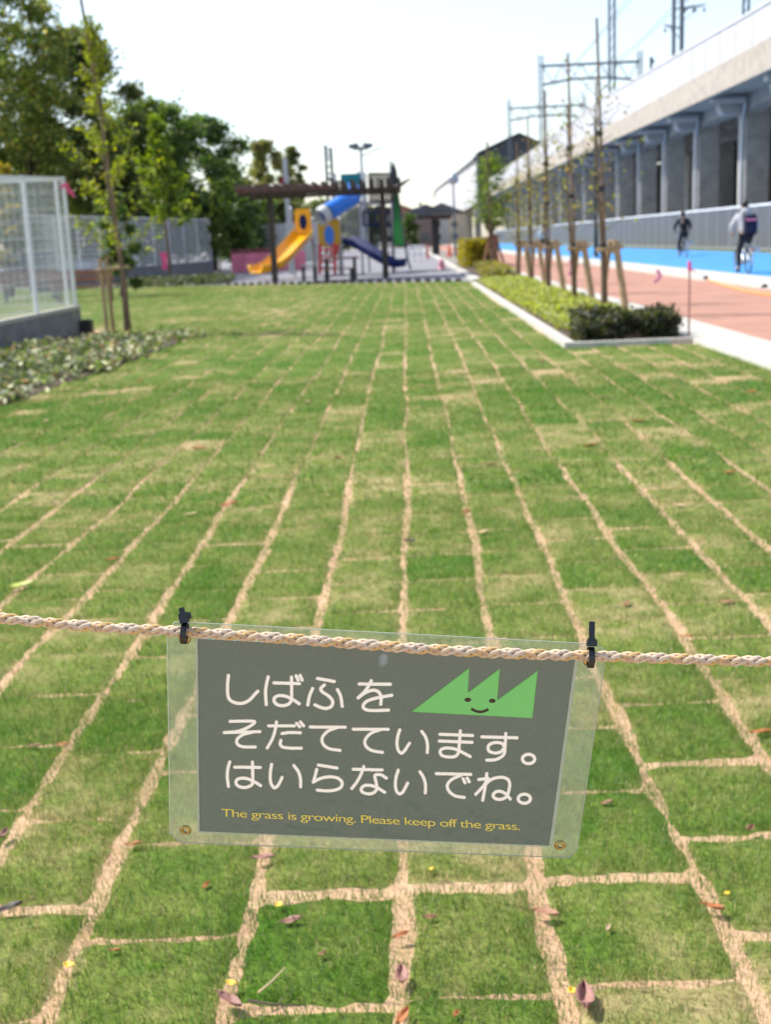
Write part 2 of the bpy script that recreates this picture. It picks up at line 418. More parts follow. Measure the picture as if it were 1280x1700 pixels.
# ================================================================== PLANTER BED
PY0, PY1 = 13.72, 33.9
sheet('planting_bed', [(1.86, PY0+.14), (3.17, PY0+.14), (3.17, PY1), (1.86, PY1)], .03, M['soil'])
k_ = MB(); k_.bbox((1.74, PY0, -.02), (1.86, PY1, .07)); k_.bbox((1.863, PY0, -.02), (3.175, PY0+.11, .066))
tag(k_.build('planter_kerb', M['kerb']), kind='structure')
n = 17000
P = np.stack([1.93+1.2*rng.random(n), PY0+1.75+(PY1-PY0-1.8)*rng.random(n), .04+.15*rng.random(n)**.7], 1)
P[:, 2] += .07*(vnoise(P[:, 0], P[:, 1], .35, 31)-.4)
gc = leaves('ground_cover', P, .075, [(.29, .34, .05), (.37, .40, .07), (.17, .22, .03), (.44, .44, .15), (.23, .28, .04)], upb=1.0)
tag(gc, 'yellow green ground cover filling the white kerbed planter', 'ground cover', kind='stuff')

def hedge(name, label, lo, hi, n, size, pal, cat='hedge', round_=.2, upb=.3):
    c = [(lo[0]+hi[0])/2, (lo[1]+hi[1])/2, lo[2]]
    root = empty(name, c, label, cat)
    L = np.array(lo); H = np.array(hi)
    P = rng.random((n, 3)); ax = rng.integers(0, 3, n); sd_ = rng.random(n) < .5
    dpt = 1-np.abs(rng.normal(size=n))*.13
    for i in range(3):
        s = ax == i
        P[s, i] = np.where(sd_[s] | (i == 2), dpt[s], 1-dpt[s])
    P = L+(H-L)*np.clip(P, 0, 1)
    P += (vnoise(P[:, 0]+P[:, 2], P[:, 1]+P[:, 2], .25, 8)-.5)[:, None]*np.array([.10, .10, .12])*round_*8
    P += rng.normal(size=P.shape)*round_*.12
    P[:, 2] = np.maximum(P[:, 2], lo[2]+.02)
    leaves('foliage', P, size, pal, root, upb=upb)
    for i in range(min(9, max(5, int((H[0]-L[0])*(H[1]-L[1])*10)))):
        x = L[0]+.1+(H[0]-L[0]-.2)*random.random(); y = L[1]+.1+(H[1]-L[1]-.2)*random.random()
        st = MB(); st.tube([(x, y, 0), (x+random.uniform(-.05, .05), y, lo[2]+(hi[2]-lo[2])*.5), (x+random.uniform(-.12, .12), y+random.uniform(-.1, .1), hi[2]-.06)], [.014, .010, .005], 5)
        st.build('stem', M['bark'], root)
    fix(root)
    return root
hedge('clipped_hedge', 'dark green clipped shrub block at the near end of the planter', (1.98, 14.0, .04), (3.10, 15.3, .30), 8000, .06,
      [(.026, .040, .009), (.05, .062, .014), (.11, .11, .025), (.018, .026, .008)])
hedge('box_hedge', 'olive yellow trimmed hedge standing on the bed beside the plaza', (2.45, 52.0, .0), (3.84, 60.0, 1.15), 8000, .16,
      [(.26, .22, .02), (.20, .18, .02), (.32, .27, .03)])
n = 5000
P = np.stack([2.25+.9*rng.random(n), 35.6+14.5*rng.random(n), .03+.28*rng.random(n)], 1); P[:, 0] += (P[:, 1]-35)*.03
gc2 = leaves('low_ground_cover', P, .15, [(.26, .22, .03), (.30, .25, .05), (.16, .16, .03), (.10, .12, .03)], upb=1.0)
tag(gc2, 'low olive brown ground cover in front of the trimmed hedge', 'ground cover', kind='stuff')
strip('low_bed', 2.2, 3.18, 34.0, 60, .03, M['soil'])

# hedge of pale variegated shrubs at the left wall
sheet('shrub_bed', [(-5.45, 6), (-3.55, 6), (-3.62, 10.5), (-3.35, 14.5), (-3.25, 17.0), (-3.7, 18.4), (-5.45, 19.8)], .022, M['soil'])
i = 0
sh_pal = [(.18, .24, .07), (.36, .38, .20), (.08, .12, .03), (.15, .18, .05), (.27, .18, .09), (.48, .48, .34), (.05, .08, .02), (.12, .18, .04)]
sh_lab = 'low pale variegated shrub in the soil strip below the block wall'
for y in np.arange(8.2, 18.4, .62):
    for x in (-5.0, -4.40, -3.92):
        if y > 16.3 and x > -4.0 and False: continue
        if x < -4.8 and y > 17: continue
        xx = x+random.uniform(-.1, .1)+(.3 if y > 13 and x > -4 else 0); yy = y+random.uniform(-.15, .15); r = .33+.09*random.random(); hh = .10+.07*random.random()
        if y > 17: hh *= .7
        root = empty('low_shrub', (xx, yy, .02), sh_lab, 'shrub', 'variegated shrubs along the left wall')
        P = shell((xx, yy, hh*.62), (r, r, hh*.62), 300, .35); P = P[P[:, 2] > .04]
        leaves('foliage', P, .085, sh_pal, root, upb=.5, asp=.5)
        for q in range(4):
            st = MB(); a = q*1.6+random.random(); st.tube([(xx, yy, .02), (xx+math.cos(a)*r*.3, yy+math.sin(a)*r*.3, hh*.5), (xx+math.cos(a)*r*.6, yy+math.sin(a)*r*.6, hh*.95)], [.010, .007, .003], 5); st.build('stem', M['bark'], root)
        fix(root)

# ================================================================== ROPE, SIGN, TIES
DT, DB = .957, 1.040
tl, tr_, bl, br = AD(277, 1033, DT), AD(1008, 1070, DT), AD(283, 1393, DB), AD(948, 1424, DB)
s_o = (tl+tr_+bl+br)/4
nS = ((tr_-tl)+(br-bl)).cross((tl-bl)+(tr_-br)).normalized()
if nS.dot(CAM-s_o) < 0: nS = -nS
def S(px, py, off=0.0):
    r = ray(px, py); return CAM + r*((s_o-CAM).dot(nS)/r.dot(nS)) + nS*off
sign = empty('notice_sign', s_o, 'grey laminated notice with Japanese lettering and a smiling green grass emblem tied to the rope', 'sign')
# materials
def filmmat():
    m = bpy.data.materials.new('laminate film'); m.use_nodes = True; t = m.node_tree; t.nodes.remove(t.nodes["Principled BSDF"])
    tr = t.nodes.new("ShaderNodeBsdfTransparent"); tr.inputs[0].default_value = (.96, .98, .95, 1)
    df = t.nodes.new("ShaderNodeBsdfDiffuse"); df.inputs[0].default_value = (.62, .68, .60, 1)
    tl_ = t.nodes.new("ShaderNodeBsdfTranslucent"); tl_.inputs[0].default_value = (.62, .68, .60, 1)
    gl = t.nodes.new("ShaderNodeBsdfGlossy"); gl.inputs["Roughness"].default_value = .12
    fr = t.nodes.new("ShaderNodeFresnel"); fr.inputs[0].default_value = 1.45
    nz = t.nodes.new("ShaderNodeTexNoise"); nz.inputs["Scale"].default_value = 22; nz.inputs["Detail"].default_value = 4
    tc = t.nodes.new("ShaderNodeTexCoord"); t.links.new(tc.outputs["Object"], nz.inputs["Vector"])
    mr = t.nodes.new("ShaderNodeMapRange"); mr.inputs[1].default_value = .3; mr.inputs[2].default_value = .75; mr.inputs[3].default_value = .10; mr.inputs[4].default_value = .17
    t.links.new(nz.outputs["Fac"], mr.inputs[0])
    a = t.nodes.new("ShaderNodeMixShader"); a.inputs[0].default_value = .55; t.links.new(df.outputs[0], a.inputs[1]); t.links.new(tl_.outputs[0], a.inputs[2])
    b_ = t.nodes.new("ShaderNodeMixShader"); t.links.new(mr.outputs[0], b_.inputs[0]); t.links.new(tr.outputs[0], b_.inputs[1]); t.links.new(a.outputs[0], b_.inputs[2])
    c = t.nodes.new("ShaderNodeMixShader"); t.links.new(fr.outputs[0], c.inputs[0]); t.links.new(b_.outputs[0], c.inputs[1]); t.links.new(gl.outputs[0], c.inputs[2])
    t.links.new(c.outputs[0], t.nodes["Material Output"].inputs[0]); return m
def paper(name, c, trans=.5, var=.06, gs=900, stain=False):
    m = bpy.data.materials.new(name); m.use_nodes = True; t = m.node_tree; t.nodes.remove(t.nodes["Principled BSDF"])
    tc = t.nodes.new("ShaderNodeTexCoord"); nz = t.nodes.new("ShaderNodeTexNoise"); nz.inputs["Scale"].default_value = gs; nz.inputs["Detail"].default_value = 3
    t.links.new(tc.outputs["Object"], nz.inputs["Vector"])
    rp = t.nodes.new("ShaderNodeValToRGB"); rp.color_ramp.elements[0].position = .3; rp.color_ramp.elements[1].position = .7
    rp.color_ramp.elements[0].color = (*[x*(1-var) for x in c], 1); rp.color_ramp.elements[1].color = (*[x*(1+var) for x in c], 1)
    t.links.new(nz.outputs["Fac"], rp.inputs[0]); outc = rp.outputs[0]
    if stain:
        mp = t.nodes.new("ShaderNodeMapping"); mp.inputs["Location"].default_value = (-STP.x, -STP.y, -STP.z)
        t.links.new(tc.outputs["Object"], mp.inputs[0])
        ln = t.nodes.new("ShaderNodeVectorMath"); ln.operation = 'LENGTH'; t.links.new(mp.outputs[0], ln.inputs[0])
        n2 = t.nodes.new("ShaderNodeTexNoise"); n2.inputs["Scale"].default_value = 160; n2.inputs["Detail"].default_value = 6; t.links.new(tc.outputs["Object"], n2.inputs["Vector"])
        mrr = t.nodes.new("ShaderNodeMapRange"); mrr.inputs[1].default_value = .0; mrr.inputs[2].default_value = .014; mrr.inputs[3].default_value = 1.15; mrr.inputs[4].default_value = 0
        t.links.new(ln.outputs["Value"], mrr.inputs[0])
        mu = t.nodes.new("ShaderNodeMath"); mu.operation = 'MULTIPLY'; t.links.new(mrr.outputs[0], mu.inputs[0]); t.links.new(n2.outputs["Fac"], mu.inputs[1])
        st = t.nodes.new("ShaderNodeMapRange"); st.inputs[1].default_value = .33; st.inputs[2].default_value = .5; t.links.new(mu.outputs[0], st.inputs[0])
        mx = t.nodes.new("ShaderNodeMixRGB"); mx.inputs[2].default_value = (.22, .27, .29, 1); t.links.new(st.outputs[0], mx.inputs[0]); t.links.new(outc, mx.inputs[1]); outc = mx.outputs[0]
    d = t.nodes.new("ShaderNodeBsdfDiffuse"); q = t.nodes.new("ShaderNodeBsdfTranslucent"); mx = t.nodes.new("ShaderNodeMixShader"); mx.inputs[0].default_value = trans
    t.links.new(outc, d.inputs[0]); t.links.new(outc, q.inputs[0]); t.links.new(d.outputs[0], mx.inputs[1]); t.links.new(q.outputs[0], mx.inputs[2])
    gl = t.nodes.new('ShaderNodeBsdfGlossy'); gl.inputs['Roughness'].default_value = .22; mg = t.nodes.new('ShaderNodeMixShader'); mg.inputs[0].default_value = .05; nb_ = t.nodes.new('ShaderNodeTexNoise'); nb_.inputs['Scale'].default_value = 45; t.links.new(tc.outputs['Object'], nb_.inputs['Vector']); bb_ = t.nodes.new('ShaderNodeBump'); bb_.inputs['Distance'].default_value = .004; bb_.inputs['Strength'].default_value = .6; t.links.new(nb_.outputs['Fac'], bb_.inputs['Height']); t.links.new(bb_.outputs['Normal'], gl.inputs['Normal'])
    t.links.new(mx.outputs[0], mg.inputs[1]); t.links.new(gl.outputs[0], mg.inputs[2])
    t.links.new(mg.outputs[0], t.nodes["Material Output"].inputs[0]); return m
STP = S(638, 1097)
FILM = filmmat()
CARD = paper('printed grey card', (.108, .142, .120), .30, .16, 1100, True)
INK = paper('cream ink', (.74, .69, .63), .5, .02)
INKG = paper('green ink', (.135, .44, .125), .4, .03)
INKY = paper('yellow ink', (1.0, .80, .12), .0, .03)
INKB = paper('black ink', (.02, .022, .02), .0, .03)
EDGE = paper('seam and rim highlight', (.80, .84, .74), .5, .03)
BRASS = mat('brass', (.55, .38, .14), .28, .08, 60, metal=1.0)

def slab(name, poly, o0, o1, m, parent):
    b = MB(); b.prism([S(x, y, o0) for x, y in poly], nS*(o1-o0)); return b.build(name, m, parent)
pouch_poly = [(290, 1032), (990, 1069), (1008, 1082), (1006, 1090), (958, 1412), (945, 1424), (300, 1399), (282, 1385), (277, 1050)]
from mathutils.geometry import tessellate_polygon
def film_ring(outer, inner, hw):
    """one closed film frame round the bonded card"""
    tri = tessellate_polygon([[Vector((x, y, 0)) for x, y in outer], [Vector((x, y, 0)) for x, y in inner]])
    pts = outer+inner; n = len(pts); b = MB(); V = [S(x, y, hw) for x, y in pts]+[S(x, y, -hw) for x, y in pts]
    Fq = [tuple(t_) for t_ in tri]+[tuple(i+n for i in reversed(t_)) for t_ in tri]
    no = len(outer); 
    for lo, cnt in ((0, no), (no, len(inner))):
        for i in range(cnt): a_, b_2 = lo+i, lo+(i+1) % cnt; Fq.append((a_, b_2, b_2+n, a_+n))
    b.add(V, Fq); return b.build('pouch', FILM, sign)
film_ring(pouch_poly, [(328, 1060), (955, 1095), (912, 1404), (331, 1380)], .0004)
card_poly = [(328, 1060), (955, 1095), (912, 1404), (331, 1380)]
def flat(name, polys, off, m, parent):
    b = MB(); k = 0
    for p in polys:
        o = off+k*.0000012; k += 1
        b.add([S(x, y, o) for x, y in p], [tuple(range(len(p)))])
    ob = b.build(name, m, parent)
    me = ob.data
    for pl in me.polygons:
        if pl.normal.dot(nS) < 0: pl.flip()
    me.update(); return ob
def cr(pts, n=9):
    pts = [np.array(p, float) for p in pts]
    if len(pts) == 2: return pts
    q = [2*pts[0]-pts[1]]+pts+[2*pts[-1]-pts[-2]]; out = []
    for i in range(1, len(q)-2):
        for s in np.linspace(0, 1, n, endpoint=False):
            a, b_, c, d = q[i-1], q[i], q[i+1], q[i+2]
            out.append(.5*((2*b_)+(c-a)*s+(2*a-5*b_+4*c-d)*s*s+(3*b_-a-3*c+d)*s**3))
    out.append(pts[-1]); return out
def stroke(pts, wd, caps=True, asp=.9):
    """outline quads of a round-ended pen stroke in pixel space; list of convex polygons"""
    c = cr(pts); h_ = wd/2; polys = []; L = []; Rr = []
    for i in range(len(c)):
        d = c[min(i+1, len(c)-1)]-c[max(i-1, 0)]; d = d/np.linalg.norm(d); nn = np.array([-d[1], d[0]])
        L.append(c[i]+nn*h_); Rr.append(c[i]-nn*h_)
    return c, L, Rr
def strokes_mesh(name, SL, m, parent, off):
    b = MB(); k = 0
    for pts, wd, caps in SL:
        c, L, Rr = stroke(pts, wd); o = off+k*.000002; k += 1
        V = []; n = len(c)
        for i in range(n): V += [S(*L[i], o), S(*Rr[i], o)]
        b.add(V, [(2*i, 2*i+1, 2*i+3, 2*i+2) for i in range(n-1)])
        if caps:
            for e, oth in ((0, 1), (n-1, n-2)):
                d = c[e]-c[oth]; d = d/np.linalg.norm(d); a0 = math.atan2(d[1], d[0])
                o2 = o+.000001
                fan = [S(c[e][0]+wd/2*math.cos(a0-math.pi/2+math.pi*j/10), c[e][1]+wd/2*math.sin(a0-math.pi/2+math.pi*j/10), o2) for j in range(11)]
                b.add(fan, [tuple(range(11))])
    ob = b.build(name, m, parent)
    for pl in ob.data.polygons:
        if pl.normal.dot(nS) < 0: pl.flip()
    ob.data.update(); return ob
def ring(cx, cy, rx, ry): return [(cx+rx*math.cos(t_*math.pi/10), cy+ry*math.sin(t_*math.pi/10)) for t_ in range(21)]
KANA = {
 (360, 1100, 4.267, 6.3, 1): [
  [(80,90),(74,150),(75,220),(90,262),(135,285),(185,285),(230,262),(265,225),(288,202)],
  [(362,100),(350,150),(343,210),(348,295)], [(402,142),(583,147)], [(527,102),(528,200),(527,250),(515,285),(475,303),(430,298),(405,275),(408,247),(440,232),(490,238),(540,262),(582,290)],
  [(560,92),(574,122)], [(588,90),(603,122)],
  [(712,111),(830,132)], [(760,157),(735,182),(745,205),(790,235),(818,270),(812,305),(780,322),(740,318),(693,298)], [(677,182),(655,235),(643,298)], [(853,190),(875,235),(887,308)],
  [(1008,150),(1228,152)], [(1093,127),(1070,170),(1040,210),(1000,248)], [(1000,248),(1050,212),(1100,195),(1140,203),(1162,240),(1160,293)],
  [(1238,230),(1150,245),(1070,268),(1036,300),(1048,328),(1100,338),(1215,335)]],
 (360, 1180, 4.267, 6.0, 2): [
  [(92,73),(175,72),(250,72),(266,80),(245,100),(200,125),(140,145),(60,152)], [(50,153),(303,146)], [(250,150),(190,165),(150,190),(138,218),(152,242),(190,254),(270,255)],
  [(365,105),(547,105)], [(421,77),(410,140),(390,200),(355,262)], [(460,160),(510,153),(590,154)], [(452,208),(447,235),(465,255),(520,263),(597,263)], [(563,87),(585,112)], [(590,77),(613,105)],
  [(660,113),(908,115)], [(850,118),(790,140),(753,175),(743,210),(760,245),(800,268),(872,279)],
  [(965,129),(1213,130)], [(1155,133),(1095,155),(1058,190),(1047,225),(1063,258),(1105,282),(1172,293)]],
 (640, 1190, 4.923, 6.1, 2): [
  [(116,105),(100,155),(93,215),(103,270),(128,295),(155,275),(178,240),(195,215)], [(296,118),(325,160),(342,220),(341,290)],
  [(445,141),(712,151)], [(440,196),(707,207)], [(611,113),(602,230),(597,285),(575,318),(530,327),(470,318),(446,290),(460,262),(510,253),(580,265),(640,295),(692,323)],
  [(788,162),(1075,170)], [(983,135),(977,240),(970,300),(940,330),(890,350),(828,352)], [(970,240),(950,215),(900,208),(855,222),(838,250),(850,280),(895,294),(940,285),(965,262)],
  ring(1170, 343, 50, 38)],
 (360, 1250, 4.267, 6.1, 3): [
  [(89,62),(76,110),(72,170),(80,235)], [(125,99),(305,101)], [(250,64),(252,150),(252,205),(240,228),(200,243),(155,236),(133,212),(145,185),(190,177),(240,190),(280,212),(308,230)],
  [(386,80),(377,140),(378,200),(395,237),(410,245),(430,230),(447,200),(460,172)], [(544,88),(575,130),(590,180),(592,238)],
  [(718,84),(850,105)], [(706,115),(695,160),(682,205)], [(682,205),(730,180),(790,168),(850,175),(885,205),(878,240),(840,260),(780,267),(710,262)],
  [(965,114),(1170,119)], [(1040,95),(1020,150),(990,205),(955,250)], [(1200,177),(1165,155),(1130,152),(1118,165),(1128,210),(1133,250),(1110,280),(1070,288),(1030,275),(1022,252),(1045,230),(1085,228),(1130,242),(1188,277)]],
 (640, 1260, 4.923, 6.1, 3): [
  [(103,90),(85,150),(80,210),(90,262),(115,283),(140,268),(160,235),(180,195)], [(281,103),(310,150),(326,210),(325,275)],
  [(415,118),(697,124)], [(620,130),(550,160),(512,195),(505,230),(525,268),(570,300),(643,313)], [(634,160),(650,193)], [(668,155),(684,185)],
  [(828,118),(815,220),(795,335)], [(762,166),(840,157)], [(840,157),(800,220),(737,287)], [(800,225),(850,175),(905,152),(960,149),(1003,168),(1015,210),(1005,270),(985,310),(940,328),(895,320),(880,295),(900,268),(940,263),(985,285),(1020,325)],
  ring(1135, 323, 50, 37)]}
rows = {1: [], 2: [], 3: []}
for (ox, oy, sc, wd, row), SL in KANA.items():
    for p in SL: rows[row].append(([(ox+x/sc, oy+y/sc) for x, y in p], wd, True))
# the printed grey ground leaves the letters and the emblem as bare paper; both are cut on one fine raster of the sheet
RS = .5; MX, MY = 320, 1055; RW, RH = 1284, 712
gy, gx = np.mgrid[0:RH, 0:RW]; gx = MX+(gx+.5)*RS; gy = MY+(gy+.5)*RS
def mask_strokes(SL, shrink):
    hole = np.zeros(gx.shape, bool)
    for pts, wd, _ in SL:
        c = cr(pts, 12)
        for p, q in zip(c[:-1], c[1:]):
            for f_ in np.linspace(0, 1, max(2, int(np.hypot(*(q-p))/.8))):
                m_ = p+(q-p)*f_; ix, iy = int((m_[0]-MX)/RS), int((m_[1]-MY)/RS); s_ = (slice(iy-9, iy+10), slice(ix-9, ix+10))
                hole[s_] |= np.hypot(gx[s_]-m_[0], gy[s_]-m_[1]) < wd/2-shrink
    return hole
def mask_poly(P):
    k_ = np.zeros(gx.shape, bool)
    for i in range(len(P)):
        (xa, ya), (xb, yb) = P[i], P[(i+1) % len(P)]
        if ya == yb: continue
        k_ ^= ((gy > min(ya, yb)) & (gy <= max(ya, yb)) & (gx < xa+(gy-ya)*(xb-xa)/(yb-ya)))
    return k_
def erode(m_, n):
    for _ in range(n):
        e = m_.copy(); e[1:] &= m_[:-1]; e[:-1] &= m_[1:]; e[:, 1:] &= m_[:, :-1]; e[:, :-1] &= m_[:, 1:]; m_ = e
    return m_
def raster_sheet(name, fill, off, m):
    b = MB()
    for r in range(fill.shape[0]):
        d = np.diff(np.concatenate([[0], fill[r].astype(int), [0]])); st = np.where(d == 1)[0]; en = np.where(d == -1)[0]
        y = MY+r*RS
        for s0, s1 in zip(st, en): b.add([S(MX+s0*RS, y, off), S(MX+s1*RS, y, off), S(MX+s1*RS, y+RS, off), S(MX+s0*RS, y+RS, off)], [(3, 2, 1, 0)])
    me = bpy.data.meshes.new(name); me.from_pydata(b.v, [], b.f); me.update(); me.materials.append(m)
    for pl in me.polygons:
        if pl.normal.dot(nS) < 0: pl.flip()
    me.update(); ob = bpy.data.objects.new(name, me); col.objects.link(ob); ob.parent = sign; ob.matrix_parent_inverse = Matrix.Translation(-sign.location); return ob
E = lambda x, y: (660+x/4.923, 1090+y/4.923)
EMB = [E(105,453), E(590,85), E(577,290), E(840,90), E(818,350), E(1150,108), E(1105,505)]
hole = erode(mask_poly(EMB), 2)
for row in rows.values(): hole |= mask_strokes(row, .7)
raster_sheet('card', mask_poly(card_poly) & ~hole, 0, CARD)
for row in rows.values(): raster_sheet('lettering', mask_strokes(row, -.1), .00015, INK)
# english line from the built-in outline font
fc = bpy.data.curves.new('english', 'FONT'); fc.body = "The grass is growing. Please keep off the grass."; fc.size = 1; fc.offset = -.007; fc.space_character = .90; fc.resolution_u = 6
fo = bpy.data.objects.new('english', fc); col.objects.link(fo)
bpy.context.view_layer.update()
dg = bpy.context.evaluated_depsgraph_get(); me = bpy.data.meshes.new_from_object(fo.evaluated_get(dg))
bpy.data.objects.remove(fo)
co = np.zeros(len(me.vertices)*3, np.float32); me.vertices.foreach_get('co', co); co = co.reshape(-1, 3)
x0, x1 = co[:, 0].min(), co[:, 0].max(); capH = .73
for v_ in me.vertices:
    u = (v_.co.x-x0)/(x1-x0); vv = v_.co.y/capH
    px = 367.5+u*496.0 - vv*0.6; py = 1355.2+u*22.6 - vv*13.6
    v_.co = S(px, py, .00022)
me.update()
eo = bpy.data.objects.new('english_line', me); col.objects.link(eo); me.materials.clear(); me.materials.append(INKY)
eo.parent = sign; eo.matrix_parent_inverse = Matrix.Translation(-sign.location)
for pl in me.polygons:
    if pl.normal.dot(nS) < 0: pl.flip()
# emblem
emb = flat('emblem', [EMB], .00015, INKG, sign)
flat('eye', [[E(575+28*math.cos(a*.3142), 352+18*math.sin(a*.3142)) for a in range(20)]], .00024, INKB, emb)
flat('eye', [[E(775+28*math.cos(a*.3142), 360+18*math.sin(a*.3142)) for a in range(20)]], .00024, INKB, emb)
strokes_mesh('mouth', [([E(603,425), E(640,444), E(690,450), E(745,430)], 4.6, False)], INKB, emb, .00024)
# pale seam where the film meets the card, and a pale tube painted as the highlight round the film
flat('seam', [[(324.3, 1060), (327.6, 1060), (330.6, 1380), (327.6, 1381)], [(955.4, 1095), (959.8, 1095), (917.5, 1406), (912.6, 1404)],
              [(331, 1380.5), (912, 1404.5), (913, 1406.3), (331, 1382)]], .00012, EDGE, sign)
rb = MB(); pp = pouch_poly+[pouch_poly[0]]
rb.tube([S(x, y, 0) for x, y in pp], .00042, 5, cap=False); rb.build('edge_highlight', EDGE, sign)
zax = nS; xax = (S(700, 1200)-S(600, 1200)).normalized(); yax = zax.cross(xax)
NM = Matrix((xax, yax, zax)).transposed()
for (x, y) in [(308, 1377), (930, 1402.5), (306.5, 1060), (979, 1097)]:
    e = MB(); e.lathe(S(x, y), [(.0026, -.0012), (.0024, .0012), (.0030, .0019), (.0040, .0017), (.0049, .0008), (.0047, .00055), (.0026, .00055)], 28, NM)
    e.build('eyelet', BRASS, sign, True)
fix(sign)

# rope -------------------------------------------------------------
ROPE = [(-900, 925), (-500, 966), (-200, 1001), (0, 1026), (150, 1040), (306, 1049), (500, 1062), (700, 1077), (850, 1085), (981, 1089), (1130, 1094), (1280, 1098.5), (1500, 1104), (1900, 1109), (2300, 1110)]
RP = [AD(x, y, .948) for x, y in ROPE]
RP = [Vector(p) for p in cr([tuple(p) for p in RP], 30)]
cum = [0.0]
for i in range(1, len(RP)): cum.append(cum[-1]+(RP[i]-RP[i-1]).length)
def rope_at(s):
    i = int(np.clip(np.searchsorted(cum, s)-1, 0, len(RP)-2)); f = (s-cum[i])/(cum[i+1]-cum[i])
    d = (RP[i+1]-RP[i]).normalized(); return RP[i].lerp(RP[i+1], f), d
m, t, b = nodes('rope fibre')
at = t.nodes.new("ShaderNodeVertexColor"); at.layer_name = "Col"
tc = t.nodes.new("ShaderNodeTexCoord"); nz = t.nodes.new("ShaderNodeTexNoise"); nz.inputs["Scale"].default_value = 380; nz.inputs["Detail"].default_value = 6; t.links.new(tc.outputs["Object"], nz.inputs["Vector"])
mr = t.nodes.new("ShaderNodeMapRange"); mr.inputs[1].default_value = .3; mr.inputs[2].default_value = .7; mr.inputs[3].default_value = .72; mr.inputs[4].default_value = 1.15; t.links.new(nz.outputs["Fac"], mr.inputs[0])
vm = t.nodes.new("ShaderNodeVectorMath"); vm.operation = 'SCALE'; t.links.new(at.outputs["Color"], vm.inputs[0]); t.links.new(mr.outputs[0], vm.inputs["Scale"])
t.links.new(vm.outputs[0], b.inputs["Base Color"]); b.inputs["Roughness"].default_value = .65; b.inputs["Sheen Weight"].default_value = .3
bp = t.nodes.new("ShaderNodeBump"); bp.inputs["Strength"].default_value = .5; bp.inputs["Distance"].default_value = .0006; t.links.new(nz.outputs["Fac"], bp.inputs["Height"]); t.links.new(bp.outputs["Normal"], b.inputs["Normal"])
ROPEM = m
Rr_ = .0031; pitch = .038; yarns = []
VV = []; FF = []; CC = []; vo = 0
total = cum[-1]; ns = int(total/.0022)
pal = [(.72, .50, .32), (.76, .60, .44), (.66, .42, .24), (.78, .62, .48), (.72, .47, .29), (.76, .57, .37), (.74, .55, .40), (.76, .48, .15)]
for hand in (1, -1):
    for k in range(4):
        for sub in (-1, 0, 1):
            pc = pal[(k*2+(hand > 0)) % 8]
            pts = []
            ring_n = 6
            for i in range(ns+1):
                s = total*i/ns; p, d = rope_at(s)
                a_ = d.cross(Vector((0, 0, 1))).normalized(); b_ = a_.cross(d)
                ph = hand*2*math.pi*s/pitch + k*math.pi/2 + (math.pi/4 if hand < 0 else 0)
                phs = ph + sub*.23
                rad = Rr_ + .0007*hand*math.cos(2*ph*hand*1.0 + math.pi*k*1.0) - .0002*abs(sub)
                pts.append(p+(a_*math.cos(phs)+b_*math.sin(phs))*rad)
            mb = MB(); mb.tube(pts, .00092, ring_n, False)
            VV.append(np.array(mb.v)); FF.append(np.array(mb.f)+vo); vo += len(mb.v)
            jit_ = 1+.10*(random.random()-.5); CC.append(np.tile(np.clip(np.array(pc)*jit_, 0, 1), (len(mb.v), 1)))
core = MB(); core.tube(RP, .0027, 8, False)
VV.append(np.array(core.v)); FF.append(np.array(core.f)+vo); CC.append(np.tile(np.array([.48, .31, .19]), (len(core.v), 1)))  # core coloured darker to shade the crevices between strands
rope = np_mesh('rope', np.concatenate(VV), np.concatenate(FF), ROPEM, None, np.concatenate(CC))
for p_ in rope.data.polygons: p_.use_smooth = True
tag(rope, 'cream braided rope stretched across in front of the lawn, carrying the notice', 'rope')

